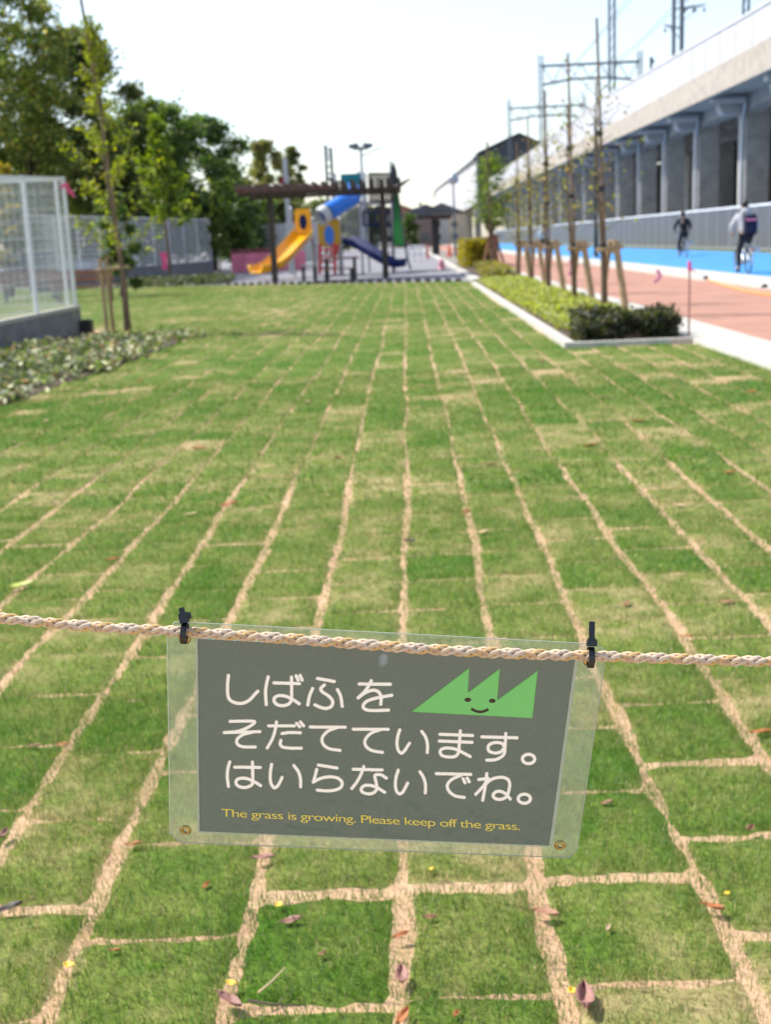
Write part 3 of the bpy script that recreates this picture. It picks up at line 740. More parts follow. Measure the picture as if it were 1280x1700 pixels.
# cable ties --------------------------------------------------------
TIE = mat('black nylon', (.012, .012, .014), .35, .2, 80, spec=.6)
def cable_tie(px, label, tail):
    y0 = float(np.interp(px, [q[0] for q in ROPE], [q[1] for q in ROPE]))
    c = AD(px, y0, .948)
    i = min(range(len(RP)), key=lambda i: (RP[i]-c).length); d = (RP[min(i+1, len(RP)-1)]-RP[i-1]).normalized()
    toC = (CAM-c); toC = (toC-d*toC.dot(d)).normalized(); u = d.cross(toC)
    if u.z < 0: u = -u
    root = empty('cable_tie', c, label, 'cable tie', 'black cable ties holding the notice')
    # band: loop round the rope and down through the eyelet (profile in the toC/u plane)
    prof = []
    for q in range(24):
        a = 2*math.pi*q/24; f_ = math.cos(a); z = math.sin(a)
        prof.append(toC*(.0060*f_)+u*(.0062*z-(.0022 if z < 0 else 0)*abs(z)))
    b = MB(); hw = .0024; th = .0011
    for q in range(24):
        p0, p1 = prof[q], prof[(q+1) % 24]
        n0, n1 = p0.normalized()*th, p1.normalized()*th
        A = [c+p0-d*hw, c+p0+d*hw, c+p1+d*hw, c+p1-d*hw]
        Bq = [c+p0+n0-d*hw, c+p0+n0+d*hw, c+p1+n1+d*hw, c+p1+n1-d*hw]
        b.add(A+Bq, [(3, 2, 1, 0), (4, 5, 6, 7), (0, 4, 7, 3), (1, 2, 6, 5)])
    b.build('band', TIE, root)
    mt = Matrix((d, toC, u)).transposed()
    hd = MB()
    hc = c+u*.0098+toC*.0042
    if tail:
        hd.box(hc, (.0078, .0060, .0046), mtx=mt); hd.box(hc+u*.0001+toC*.0032, (.0060, .0010, .0034), mtx=mt)
        hd.box(hc+u*.0030, (.0064, .0046, .0016), mtx=mt)
    else:
        m2 = Matrix.Rotation(.32, 3, toC) @ mt
        hd.box(hc+u*.0010-d*.0006, (.0074, .0062, .0078), mtx=m2); hd.box(hc+u*.0030+d*.0030, (.0036, .0050, .0050), mtx=m2); hd.box(hc+u*.0064-d*.0026, (.0042, .0030, .0052), mtx=m2)
    hd.build('head', TIE, root)
    if tail:
        tb = MB(); tb.box(hc+u*.0096, (.0046, .0013, .0150), mtx=mt)
        for q in range(9): tb.box(hc+u*(.0036+q*.0015)+toC*.0009, (.0026, .0008, .0006), mtx=mt)
        tb.build('tail', TIE, root)
    fix(root)
cable_tie(306, 'black cable tie with a trimmed end at the left corner of the notice', False)
cable_tie(981, 'black cable tie with a long upright tail at the right corner of the notice', True)

# ================================================================== FALLEN LEAVES
LM = {'tan': mat('tan dry leaf', (.34, .17, .10), .55, .3, 60, bump=.3), 'pinkish': mat('pinkish dry leaf', (.31, .15, .12), .5, .3, 60, bump=.3),
      'orange': mat('orange leaf', (.42, .15, .05), .5, .25, 40), 'yellow': mat('yellow petal', (.85, .58, .06), .5, .15, 40),
      'dark': mat('dark leaf', (.045, .025, .03), .5, .3, 40), 'pale': mat('pale dry leaf', (.62, .44, .26), .6, .2, 40), 'lime': mat('lime leaf', (.38, .42, .06), .5, .2, 30)}
def fallen(px, py, size, colr, ang, label, curl=.35, group=None, asp=.5):
    p = G(px, py, .017)
    nx, ny = 8, 4; V = []; Fq = []
    for i in range(nx+1):
        u = i/nx; wv = asp*.5*math.sin(math.pi*min(1, u*1.02+.01))**.7*(1-.25*u)
        for j in range(ny+1):
            v = (j/ny-.5)*2
            V.append(((u-.5)*size, v*wv*size, size*(curl*(v*v)*.20+curl*.22*(u-.5)**2*2)+.0015*math.sin(7*u+3*v)))
    for i in range(nx):
        for j in range(ny):
            a = i*(ny+1)+j; Fq.append((a, a+1, a+ny+2, a+ny+1))
    b = MB(); b.add(V, Fq)
    b.tube([(-.5*size, 0, curl*.17*size), (-.68*size, 0, curl*.24*size)], [.0012, .0007], 4)
    o = b.build('fallen_leaf', LM[colr], None, True); o.location = p
    o.rotation_euler = (random.uniform(-.15, .15), random.uniform(-.15, .15), ang)
    so = o.modifiers.new('thick', 'SOLIDIFY'); so.thickness = .0006
    tag(o, label, 'leaf', group)
GL = 'dry leaves scattered over the lawn'
for a in [
 (971, 1662, .062, 'pinkish', 1.5, 'long curled pinkish brown leaf near the bottom right corner of the lawn', .9),
 (908, 1517, .045, 'tan', -.5, 'tan leaf lying on the sandy joint below the right end of the notice', .5),
 (667, 1621, .046, 'pinkish', 1.6, 'mauve leaf on the middle sandy joint at the bottom edge', .6),
 (669, 1688, .036, 'orange', 1.1, 'reddish orange leaf lowest on the middle sandy joint', .5),
 (666, 1553, .026, 'orange', .4, 'small orange red leaf on the middle joint above the mauve leaf', .6),
 (714, 1523, .024, 'tan', .3, 'small tan leaf on turf right of the middle joint', .6),
 (1186, 1508, .036, 'orange', -.5, 'rust coloured leaf with a dark shadow on the right hand joint', .7),
 (1246, 1377, .030, 'tan', .9, 'brown leaf on the cross joint near the right edge', .8),
 (16, 1508, .045, 'dark', .5, 'blackish leaf lying at the left edge of the lawn', .5),
 (381, 1663, .046, 'pinkish', -.6, 'mauve leaf at the joint corner at the bottom left of the middle piece', .6),
 (221, 1402, .030, 'orange', .3, 'orange leaf on the joint below the lower left eyelet', .5),
 (438, 1424, .040, 'pinkish', .1, 'pinkish leaf on the joint just under the lower edge of the notice', .4),
 (484, 1529, .036, 'pinkish', .2, 'dull pink leaf on turf left of the middle joint', .5),
 (5, 1385, .036, 'pinkish', 1.4, 'rusty leaf cut by the left frame edge', .6),
 (104, 1236, .030, 'orange', .2, 'orange leaf at the joint crossing on the left', .4),
 (57, 1238, .028, 'tan', .2, 'brown leaf left of the joint crossing on the left', .5),
 (1008, 1333, .026, 'tan', .1, 'small brown leaf on turf right of the notice', .5),
 (1265, 1216, .050, 'orange', .1, 'rust leaf on bare sand at the right edge', .4),
 (1140, 1056, .030, 'orange', -.4, 'amber leaf on the joint right of the upright cable tie', .4),
 (1041, 1003, .040, 'tan', 1.0, 'round tan leaf on turf above the rope at the right', .5),
 (1208, 1000, .055, 'tan', .2, 'flat tan leaf on the turf near the right edge above the rope', .3),
 (813, 770, .075, 'pale', .2, 'pale leaf lying beside a long joint in the middle distance', .5),
 (35, 973, .090, 'lime', .1, 'lime green leaf pair lying on turf at the left above the rope', .4),
 (774, 851, .050, 'orange', .8, 'orange leaf on the joint right of the middle', .6),
 (680, 899, .050, 'dark', -.5, 'dark leaf on the middle joint above the notice', .6),
 (317, 854, .055, 'pale', .1, 'pale leaf on turf at the left in the middle distance', .4),
 (186, 929, .045, 'orange', .5, 'orange leaf on a joint at the left above the rope', .5),
 (1212, 785, .06, 'orange', .3, 'orange leaf at the end of a joint at the right', .5),
 (803, 884, .05, 'pale', .2, 'small pale leaf right of the orange leaf on the joint', .5),
 (190, 1582-4, .018, 'orange', .2, 'tiny orange leaf on turf at the lower left', .6),
 (535, 1585-1, .020, 'tan', 1.0, 'tiny curled brown leaf on turf in the lower middle', .6),
 (342, 1470, .022, 'orange', 1.2, 'tiny rust leaf on the turf below the notice at the left', .6),
 (1010, 1540, .016, 'pale', 1.2, 'tiny pale leaf in the middle of the right hand turf piece', .6),
 (758, 1684, .020, 'orange', 1.2, 'tiny red leaf at the bottom edge right of the middle', .6)]:
    fallen(a[0], a[1], a[2]*1.18, a[3], a[4], a[5], a[6], GL)
for (x, y, sz, c_, lb) in [(113, 1604, .020, 'yellow', 'bright yellow petal on the joint at the lower left'), (383, 1634, .018, 'yellow', 'yellow and white petal above the mauve leaf at the joint corner'),
  (463, 1503, .016, 'yellow', 'yellow petal on turf left of the middle joint'), (949, 1646, .016, 'yellow', 'yellow petal beside the long curled leaf'),
  (1208, 1484, .012, 'yellow', 'small yellow petal above the rust leaf on the right'), (717, 1443, .010, 'yellow', 'tiny yellow petal just below the notice')]:
    fallen(x, y, sz*1.25, c_, random.random()*3, lb, .8, 'yellow petals on the lawn', .8)
far = [(160, 640), (75, 700), (330, 745), (232, 632), (440, 600), (285, 560), (410, 530), (510, 668), (900, 600), (1250, 650), (1120, 640), (1060, 700), (980, 740), (1130, 840), (380, 838), (92, 835), (560, 760), (700, 640), (430, 720), (600, 480+50), (1005, 660), (870, 690), (20, 735), (480, 590)]
for (x, y) in far:
    d_ = (G(x, y)).y
    fallen(x, y, .05+.05*random.random(), random.choice(['pale', 'tan', 'pale', 'orange']), random.random()*6, 'small pale dry leaf lying far out on the lawn', .5, 'small dry leaves far out on the lawn')
# straw and twig by the bottom cross joint
tw = MB(); tw.tube([G(428, 1648, .03), G(450, 1630, .035), G(473, 1606, .045)], [.0022, .002, .001], 5)
tag(tw.build('straw', LM['pale'], None), 'pale straw stalk lying on turf above the bottom cross joint', 'straw')
tw = MB(); tw.tube([G(412, 1661, .022), G(455, 1668, .024), G(500, 1670, .02)], [.0025, .002, .001], 5); tw.tube([G(462, 1668, .024), G(472, 1652, .03)], [.0015, .0008], 4)
tag(tw.build('twig', M['bark'], None), 'thin brown twig lying along the bottom cross joint', 'twig')

# ================================================================== LEFT SIDE
# block wall with mesh fence
WX = -5.5; WY = 20.3; WT = .46
bw = MB()
for r_ in range(2):
    yy = 7.0-(r_ % 2)*.2
    while yy < WY:
        y2 = min(yy+.396, WY)
        if y2-yy > .05: bw.bbox((WX-.12, yy+.003, r_*.2+.003), (WX, y2-.003, r_*.2+.197))
        yy += .4
bw.bbox((WX-.112, 7, 0), (WX-.012, WY-.005, .39))
wl = bw.build('block_wall', M['block']); tag(wl, 'low grey concrete block wall under the near white mesh fence', 'wall')
cp = MB(); cp.bbox((WX-.13, 7, .401), (WX+.012, WY+.01, WT)); cp.build('coping', M['kerb'], wl)
def mesh_fence(name, label, pts, z0, tops, post_gap, dx, dz, rw, mpost, nposts=None, prad=.028, two_d=True):
    """pts: two xy ends; tops: z at both ends; welded wire panel as one mesh, posts as parts"""
    a = Vector((*pts[0], 0)); b_ = Vector((*pts[1], 0)); L = (b_-a).length; d = (b_-a)/L; nrm = Vector((-d.y, d.x, 0))
    root = empty(name, (a.x, a.y, 0), label, 'fence')
    top = lambda s: tops[0]+(tops[1]-tops[0])*s/L
    n = int(L/post_gap)
    for i in range(n+1):
        s = L-i*post_gap
        p = a+d*s
        pb = MB(); pb.tube([p+Vector((0, 0, z0-.02)), p+Vector((0, 0, top(s)+.03))], prad, 8); pb.build('post', mpost, root)
    wb = MB(); nz = int((top(0)-z0)/dz); off = nrm*.035
    for i in range(nz+1):
        f_ = i/nz
        wb.beam(a+off+Vector((0, 0, z0+.04+(top(0)-z0-.06)*f_)), b_+off+Vector((0, 0, z0+.04+(top(L)-z0-.06)*f_)), rw, rw*(1.0 if 0 < i < nz else 2.0))
    nv = int(L/dx)
    for i in range(nv+1):
        s = i*dx; p = a+d*s+off*1.15
        wb.beam(p+Vector((0, 0, z0+.03)), p+Vector((0, 0, top(s)-.01)), rw*.75, rw*.75, (d.x, d.y, 0))
    wb.build('wire_panel', mpost, root)
    rl = MB(); rl.beam(a+Vector((0, 0, top(0))), b_+Vector((0, 0, top(L))), .04, .05); rl.build('rail', mpost, root)
    fix(root); return root
mesh_fence('mesh_fence', 'white wire mesh fence standing on the near grey block wall', ((WX-.06, 8.2), (WX-.06, WY-.05)), WT, (2.0, 2.5), 2.15, .08, .155, .008, M['white_steel'], prad=.034)
mesh_fence('return_fence', 'white wire mesh fence running back from the corner of the near fence', ((-14, WY-.02), (WX-.2, WY-.02)), WT, (2.5, 2.5), 2.0, .12, .155, .005, M['white_steel'], prad=.026)
rbm = MB(); q = Vector((WX-.06, WY+.0, 2.36)); rbm.beam(q, q+Vector((.12, -.02, -.1)), .05, .06); rbm.beam(q+Vector((.05, -.03, .03)), q+Vector((.16, -.05, -.16)), .04, .02); rbm.beam(q+Vector((-.04, -.04, 0)), q+Vector((.06, -.05, .05)), .08, .05)
tag(rbm.build('pink_ribbon', M['pink']), 'pink ribbon tied near the top of the white fence corner post', 'ribbon', 'pink marker ribbons')
cbk = MB(); cbk.box((-5.39, 20.2, .10), (.18, .2, .2)); cbk.box((-5.39, 20.2, .21), (.14, .15, .02))
tag(cbk.build('utility_box', M['dark_steel']), 'small dark box on the ground at the end of the block wall', 'box')

# far left fence on its dark wall
A2, B2 = (-13.6, 44.0), (-10.2, 64.0)
b2 = MB(); b2.beam((A2[0], A2[1], .30), (B2[0], B2[1], .30), .16, .62); b2.beam((A2[0], A2[1], .63), (B2[0], B2[1], .63), .2, .05)
tag(b2.build('retaining_wall', M['block']), 'dark low wall under the far left mesh fence', 'wall')
mesh_fence('far_mesh_fence', 'pale mesh fence on a dark low wall in front of the big trees', (A2, B2), .62, (2.75, 2.75), 2.0, .12, .2, .016, M['white_steel'], prad=.03)
# white hoarding and pink netting at the back
hb = MB()
p0 = AY(385, 415, 84); p1 = AY(535, 413, 80)
for i in range(16):
    a = p0.lerp(p1, i/16); c = p0.lerp(p1, (i+1)/16)
    hb.beam((a.x, a.y, 1.45), (c.x-.02, c.y, 1.45), .05, 2.5); hb.beam((a.x, a.y-.06, 1.4), (a.x+.06, a.y-.06, 1.4), .05, 2.5)
tag(hb.build('hoarding', M['white']), 'white panel hoarding behind the yellow slide', 'hoarding')
nb = MB(); p0 = AY(385, 443, 62); p1 = AY(508, 441, 62)
for i in range(24):
    for j in range(5):
        a = p0.lerp(p1, i/24); c = p0.lerp(p1, (i+1)/24)
        z0_ = .05+j*.18
        wv = .06*math.sin(i*.9)
        nb.beam((a.x, a.y+wv, z0_+.1), (c.x-.01, c.y+.06*math.sin((i+1)*.9), z0_+.1), .012, .2)
    nb.tube([(a.x, a.y+.08, 0), (a.x, a.y+.08, 1.2)], .02, 5)
tag(nb.build('safety_net', M['pinknet']), 'pink construction netting fence at the back of the plaza', 'netting')

# wooden bench left of the young tree
def bench(cx, cy, rz, label):
    root = empty('park_bench', (cx, cy, 0), label, 'bench')
    mt = Matrix.Rotation(rz, 3, 'Z'); T = lambda v: Vector((cx, cy, 0))+mt @ Vector(v)
    for (nm, ys) in (('seat', [(-.16, .43), (0, .43), (.16, .43)]), ('backrest', [(.27, .62), (.30, .80)])):
        b = MB()
        for (y, z) in ys: b.box(T((0, y, z)), (1.8, .13, .04), mtx=mt if nm == 'seat' else mt @ Matrix.Rotation(1.3, 3, 'X'))
        b.build(nm, M['wood_dk'], root)
    for sx in (-.7, .7):
        b = MB(); b.beam(T((sx, -.18, 0)), T((sx, -.18, .41)), .05, .05); b.beam(T((sx, .2, 0)), T((sx, .32, .86)), .05, .05); b.beam(T((sx, -.2, .39)), T((sx, .22, .39)), .05, .05)
        b.build('leg', M['dark_steel'], root)
    fix(root)
bench(-8.9, 33.5, .5, 'brown slatted bench on the grass behind the near fence corner')
bench(-11.2, 36.0, .5, 'brown slatted bench farther back on the left, nearly hidden by the fence')

# parked car behind the far fence
def car(cx, cy, rz, label, paint):
    root = empty('parked_car', (cx, cy, 0), label, 'car')
    mt = Matrix.Rotation(rz, 3, 'Z'); T = lambda v: Vector((cx, cy, 0))+mt @ Vector(v)
    side = [(-2.1, .35), (-2.15, .75), (-2.0, .95), (-1.1, 1.02), (-.45, 1.45), (.9, 1.5), (1.75, 1.05), (2.1, .95), (2.15, .4)]
    b = MB(); b.prism([T((x, -.82, z)) for x, z in side], mt @ Vector((0, 1.64, 0))); b.build('body', paint, root)
    wn = MB()
    for s in (-.823, .823): wn.add([T((x, s, z)) for x, z in [(-1.0, 1.04), (-.42, 1.40), (.85, 1.44), (1.5, 1.06)]], [(0, 1, 2, 3)])
    wn.add([T((-1.13, y, 1.06)) if False else T((x, y, z)) for x, y, z in [(-1.13, -.7, 1.05), (-1.13, .7, 1.05), (-.50, .62, 1.45), (-.50, -.62, 1.45)]], [(0, 1, 2, 3)])
    wn.build('window', M['glass'], root)
    for x in (-1.35, 1.35):
        for y in (-.8, .8):
            wb = MB(); wb.tube([T((x, y-.1, .32)), T((x, y+.1, .32))], .32, 16); wh = wb.build('wheel', M['black'], root)
            rb_ = MB(); rb_.tube([T((x, y+(.11 if y > 0 else -.11), .32)), T((x, y+(.105 if y > 0 else -.105)*.6, .32))], .19, 12); rb_.build('rim', M['galv'], wh)
    for y in (-.62, .62):
        lb = MB(); lb.box(T((-2.10, y, .78)), (.1, .3, .14), rz); lb.build('headlight', M['white'], root)
    fix(root)
SILV = mat('silver blue paint', (.45, .52, .58), .25, .04, 2, coat=.6)
car(-14.6, 58.5, 1.2, 'silver blue car parked behind the far left mesh fence', SILV)
car(-17.6, 56, 1.2, 'dark car parked beyond the silver blue car, behind the young tree', mat('dark car paint', (.06, .07, .09), .25, .05, 2, coat=.5))

# ------------------------------------------------------------------ trees
def limb(mb, p, d, L, r, depth, tips, spread=.55, up=.15):
    p = Vector(p); d = Vector(d).normalized(); pts = [p]; rr_ = [r]
    for i in range(3):
        d = (d+Vector((random.gauss(0, .16), random.gauss(0, .16), random.gauss(up*.4, .10)))).normalized()
        p = p+d*L/3; pts.append(p); rr_.append(r*(1-.2*(i+1)))
    mb.tube(pts, rr_, 6 if depth > 1 else 4, False)
    tips.append(p)
    if depth > 0:
        for q in range(3 if depth > 1 else 2):
            a = random.uniform(0, 6.28); o = d.orthogonal().normalized(); o2 = d.cross(o)
            nd = (d+(o*math.cos(a)+o2*math.sin(a))*spread*random.uniform(.7, 1.4)+Vector((0, 0, up))).normalized()
            limb(mb, pts[random.choice([2, 3])], nd, L*random.uniform(.6, .8), r*.5, depth-1, tips, spread, up)
def big_tree(label, x, y, top, cw, trunk_h, pal, nleaf, lsize, group='trees beyond the far left fence', blobs=26, hole=.5, zlow=None, name='tree', cat='tree', br=.27):
    root = empty(name, (x, y, 0), label, cat, group)
    tb = MB(); tips = []
    tr = .028*top
    tb.tube([(x, y, -.1), (x+.1, y, trunk_h*.5), (x-.05, y+.1, trunk_h)], [tr*1.25, tr, tr*.85], 9, False)
    for q in range(5):
        a = q*1.257+random.random()
        limb(tb, (x-.05, y+.1, trunk_h*random.uniform(.8, 1)), (math.cos(a)*.6, math.sin(a)*.6, random.uniform(.7, 1.3)), min((top-trunk_h)*.36, cw*.42), tr*.55, 2, tips)
    tb.build('trunk', M['bark'], root)
    zl = zlow if zlow is not None else trunk_h*.75
    P = []; each = nleaf//blobs
    for q in range(blobs):
        if q < len(tips)*0: c = tips[q]
        zz = zl+(top-zl)*((q+.5)/blobs)
        f_ = (zz-zl)/(top-zl); wr = cw*(math.sin(math.pi*min(1, .18+.80*f_))**.8)
        a = q*2.4+random.random()*.6; rr_ = wr*(.25+.75*random.random())
        r0 = cw*br*random.uniform(.75, 1.3)
        cz = min(zz, top-r0*.75)
        P.append(shell((x+math.cos(a)*rr_, y+math.sin(a)*rr_*.8, cz), (r0, r0, r0*.72), each, hole))
    for tp in tips[::2]: P.append(shell(tp, (cw*.12,)*3, max(20, each//8), .2))
    leaves('crown', np.concatenate(P), lsize, pal, root, upb=.25, asp=.6)
    fix(root); return root
dk = [(.042, .080, .015), (.068, .118, .022), (.095, .16, .03), (.13, .19, .034)]
ol = [(.11, .13, .028), (.17, .175, .045), (.20, .185, .05), (.08, .105, .026)]
def at_px(px, Y): return AY(px, 400, Y).x
big_tree('tall dark tree at the far left with brownish green leaf clumps and sky gaps', at_px(15, 58), 58, 14.4, 5.0, 3.0, [(a_*2.0, b_*1.8, c_*1.6) for a_, b_, c_ in dk+ol], 34000, .24, blobs=75, hole=.45, zlow=1.8, br=.17)
big_tree('loose olive green tree right of the tall dark tree', at_px(150, 62), 62, 12.0, 3.9, 3.2, ol+dk[1:3]+[(.10, .13, .03)], 26000, .24, blobs=60, hole=.45, zlow=1.8, br=.18)
big_tree('broad brighter green tree in the middle of the left group', at_px(262, 66), 66, 9.0, 3.9, 2.2, [(.08, .15, .02), (.12, .19, .03), (.05, .09, .016), (.17, .22, .05)], 20000, .26, blobs=52, zlow=1.3, br=.2)
big_tree('dense dark green tree at the right end of the left group', at_px(350, 72), 72, 8.7, 3.1, 2.2, dk+[(.03, .09, .012)], 16000, .26, blobs=44, zlow=1.0, hole=.4, br=.2)
big_tree('dark tree low behind the big ones at the far left edge', at_px(80, 70), 70, 8.6, 4.0, 1.6, dk, 15000, .28, blobs=24, zlow=.9, hole=.4)
big_tree('dark undergrowth tree in front of the sky gap on the left', at_px(205, 75), 75, 9.0, 3.6, 1.5, dk, 17000, .28, blobs=22, zlow=.8, hole=.4)
big_tree('dark low tree between the dense tree and the pergola', at_px(395, 82), 82, 5.6, 2.6, 1.3, dk, 8000, .28, blobs=20, zlow=.6, hole=.4)
big_tree('olive brown tree above the left end of the pergola', at_px(447, 100), 100, 9.6, 2.1, 3.0, [(a_*1.6, b_*1.5, c_*1.5) for a_, b_, c_ in ol], 14000, .24, blobs=42, hole=.2, zlow=2.5, br=.24)
big_tree('slim dark olive tree beside the crimson panel', at_px(492, 104), 104, 9.3, 1.3, 3.2, [(a_*1.2, b_*1.2, c_*1.2) for a_, b_, c_ in ol], 8000, .24, blobs=30, hole=.2, zlow=3, br=.26)
big_tree('low green tree behind the yellow slide', at_px(470, 96), 96, 5.2, 2.9, 1.2, dk+ol, 7000, .3, blobs=16, zlow=.7)
big_tree('golden leaved shrub at the left frame edge above the fence', at_px(5, 40), 40, 4.4, .7, 1.0, [(.40, .28, .02), (.30, .24, .03), (.22, .20, .03)], 1500, .14, group=None, blobs=10, zlow=2.0, name='shrub', cat='shrub')
big_tree('dark climbing shrub between the fence corner and the young tree', -8.6, 36.5, 3.0, .75, .8, dk, 3500, .13, group=None, blobs=14, zlow=.3, name='shrub', cat='shrub')

# young ginkgo like trees
def young(label, x, y, h, w_, crown0, pal, n, lsize, lean=0.0, pole=True, stakes=True, group='young trees on the left'):
    root = empty('young_tree', (x, y, 0), label, 'tree', group)
    tb = MB(); pts = [(x+lean*h*f_+.03*math.sin(f_*9), y, h*.93*f_) for f_ in np.linspace(0, 1, 8)]
    r0 = max(.045, h*.011)
    tb.tube(pts, [r0*(1-.82*f_) for f_ in np.linspace(0, 1, 8)], 8, False)
    P = []
    nb_ = 34
    for q in range(nb_):
        f_ = crown0+(1-crown0)*(q/nb_)**.9
        p = Vector((x+lean*h*f_, y, h*.93*f_)); a = q*2.4
        L = w_*(1-.95*((f_-crown0)/(1-crown0))**.75)*random.uniform(.55, 1.15)
        e = p+Vector((math.cos(a)*L, math.sin(a)*L, L*random.uniform(.55, 1.05)))
        mid = p.lerp(e, .5)-Vector((0, 0, .06*L))
        tb.tube([p, mid, e], [.012, .009, .004], 4, False)
        for s in np.linspace(.35, 1.08, max(3, int(n/nb_/8))):
            c = p.lerp(e, s)
            P.append(np.array(c)+rng.normal(size=(8, 3))*.055*(h/5))
    tb.build('trunk', M['bark_y'], root)
    leaves('crown', np.concatenate(P), lsize, pal, root, upb=.2, asp=.8)
    if pole:
        pb = MB(); pb.tube([(x+.06, y-.05, 0), (x+.06+lean*h*.6-.05, y-.05, h*.6), (x+lean*h-.12, y-.05, h*1.02)], .024, 7); pb.build('bamboo_pole', M['bamboo'], root)
    fix(root)
    if stakes:
        s = empty('tree_support', (x-.3, y, 0), 'wooden support frame beside the '+label.split(' with')[0].split(' in ')[0], 'tree support', 'wooden tree supports on the left')
        for dx in (-.33, -.26):
            b = MB(); b.tube([(x+dx*1.0, y+(.12 if dx > -.3 else 0), 0), (x+dx*1.0-.01, y+(.12 if dx > -.3 else 0), 1.22)], .032, 8); b.build('stake', M['wood'], s)
        b = MB(); b.tube([(x-.42, y-.04, 1.02), (x+.12, y-.04, 1.06)], .03, 8); b.build('crossbar', M['wood'], s); fix(s)
ygr = [(.12, .165, .014), (.17, .21, .02), (.09, .13, .014), (.21, .23, .03)]
pT = G(212, 555)
young('tall young tree with yellow green leaves and a bamboo pole at the left shrub bed', pT.x, pT.y, 5.15, 1.15, .18, [(a_*1.5, b_*1.4, c_*1.1) for a_, b_, c_ in ygr], 2300, .058, lean=-.028)
p2 = G(283, 468)
young('bushier young tree with bright green leaves in the middle of the left side', p2.x, p2.y, 7.0, 1.7, .30, [(.18, .26, .022), (.24, .32, .03), (.12, .18, .018)], 3800, .17, lean=-.01, pole=False, stakes=False)
p3 = AY(365, 448, 62)
young('small young tree in front of the dense dark trees beside the plaza', p3.x, 62, 4.2, .8, .22, [(.10, .15, .02), (.13, .19, .03), (.08, .12, .02)], 2000, .15, pole=False, stakes=False)
def ribbon(px, y0, y1, Y, w_, label, m=None):
    a = AY(px, y0, Y); c = AY(px+1, y1, Y-.05); b = MB(); mid = a.lerp(c, .5)+Vector((w_*.3, -.04, 0))
    for p_, q_ in ((a, mid), (mid, c)): b.beam(p_, q_, w_, .012, (0, 1, 0))
    b.box(a, (w_*1.3, .06, w_*.9)); tag(b.build('pink_ribbon', m or M['pink']), label, 'ribbon', 'pink marker ribbons')
ribbon(271, 423, 447, p2.y-.25, .22, 'pink ribbon hanging at the foot of the bushier young tree')
n = 2600
P = np.stack([-10.9+4.2*rng.random(n), 43.5+5.5*rng.random(n), .02+.3*rng.random(n)], 1); P = P[(P[:, 1] > plaza_y(P[:, 0])-1.4) & (P[:, 1] < plaza_y(P[:, 0])+5)]
tag(leaves('dark_ground_cover', P, .16, [(.05, .07, .02), (.08, .09, .03), (.03, .05, .015)], upb=.8), 'dark low planting at the foot of the bushier young tree', 'ground cover', kind='stuff')

# ================================================================== PERGOLA
M['rafter'] = mat('sunlit rafter', (.14, .075, .055), .7, .25, 9)
def pergola():
    a = AY(452, 466, 42.1); c = AY(640, 466, 42.1); a.z = c.z = 0
    d = (c-a); d.z = 0; L = d.length; d.normalize(); nrm = Vector((0, 1, 0))
    root = empty('pergola', (a.x, a.y, 0), 'dark brown pergola with a flat slatted roof at the far end of the lawn', 'pergola')
    zt = AY(452, 325, a.y).z
    dep = 3.0
    for s in (0, L):
        for k in (dep*.3,):
            p = a+d*s+nrm*k; b = MB(); b.bbox((p.x-.10, p.y-.10, 0), (p.x+.10, p.y+.10, zt-.02)); b.bbox((p.x-.12, p.y-.12, 0), (p.x+.12, p.y+.12, .03)); b.build('post', M['brown_steel'], root)
    for k in (0, dep):
        b = MB(); b.beam(a-d*.95+nrm*k+Vector((0, 0, zt+.06)), a+d*(L+.65)+nrm*k+Vector((0, 0, zt+.06)), .10, .11); b.build('beam', M['brown_steel'], root)
    n_ = 18
    for i in range(n_):
        s = -.95+(L+1.55)*i/(n_-1); p = a+d*s
        b = MB(); b.beam(p-nrm*.55+Vector((0, 0, zt+.25)), p+nrm*(dep+.55)+Vector((0, 0, zt+.26)), .10, .27); b.build('rafter', M['rafter'] if i < 11 else M['brown_steel'], root)  # left rafters get a browner tone, standing for sunlight on them
    fix(root); return a, d, nrm, L
PGa, PGd, PGn, PGL = pergola()

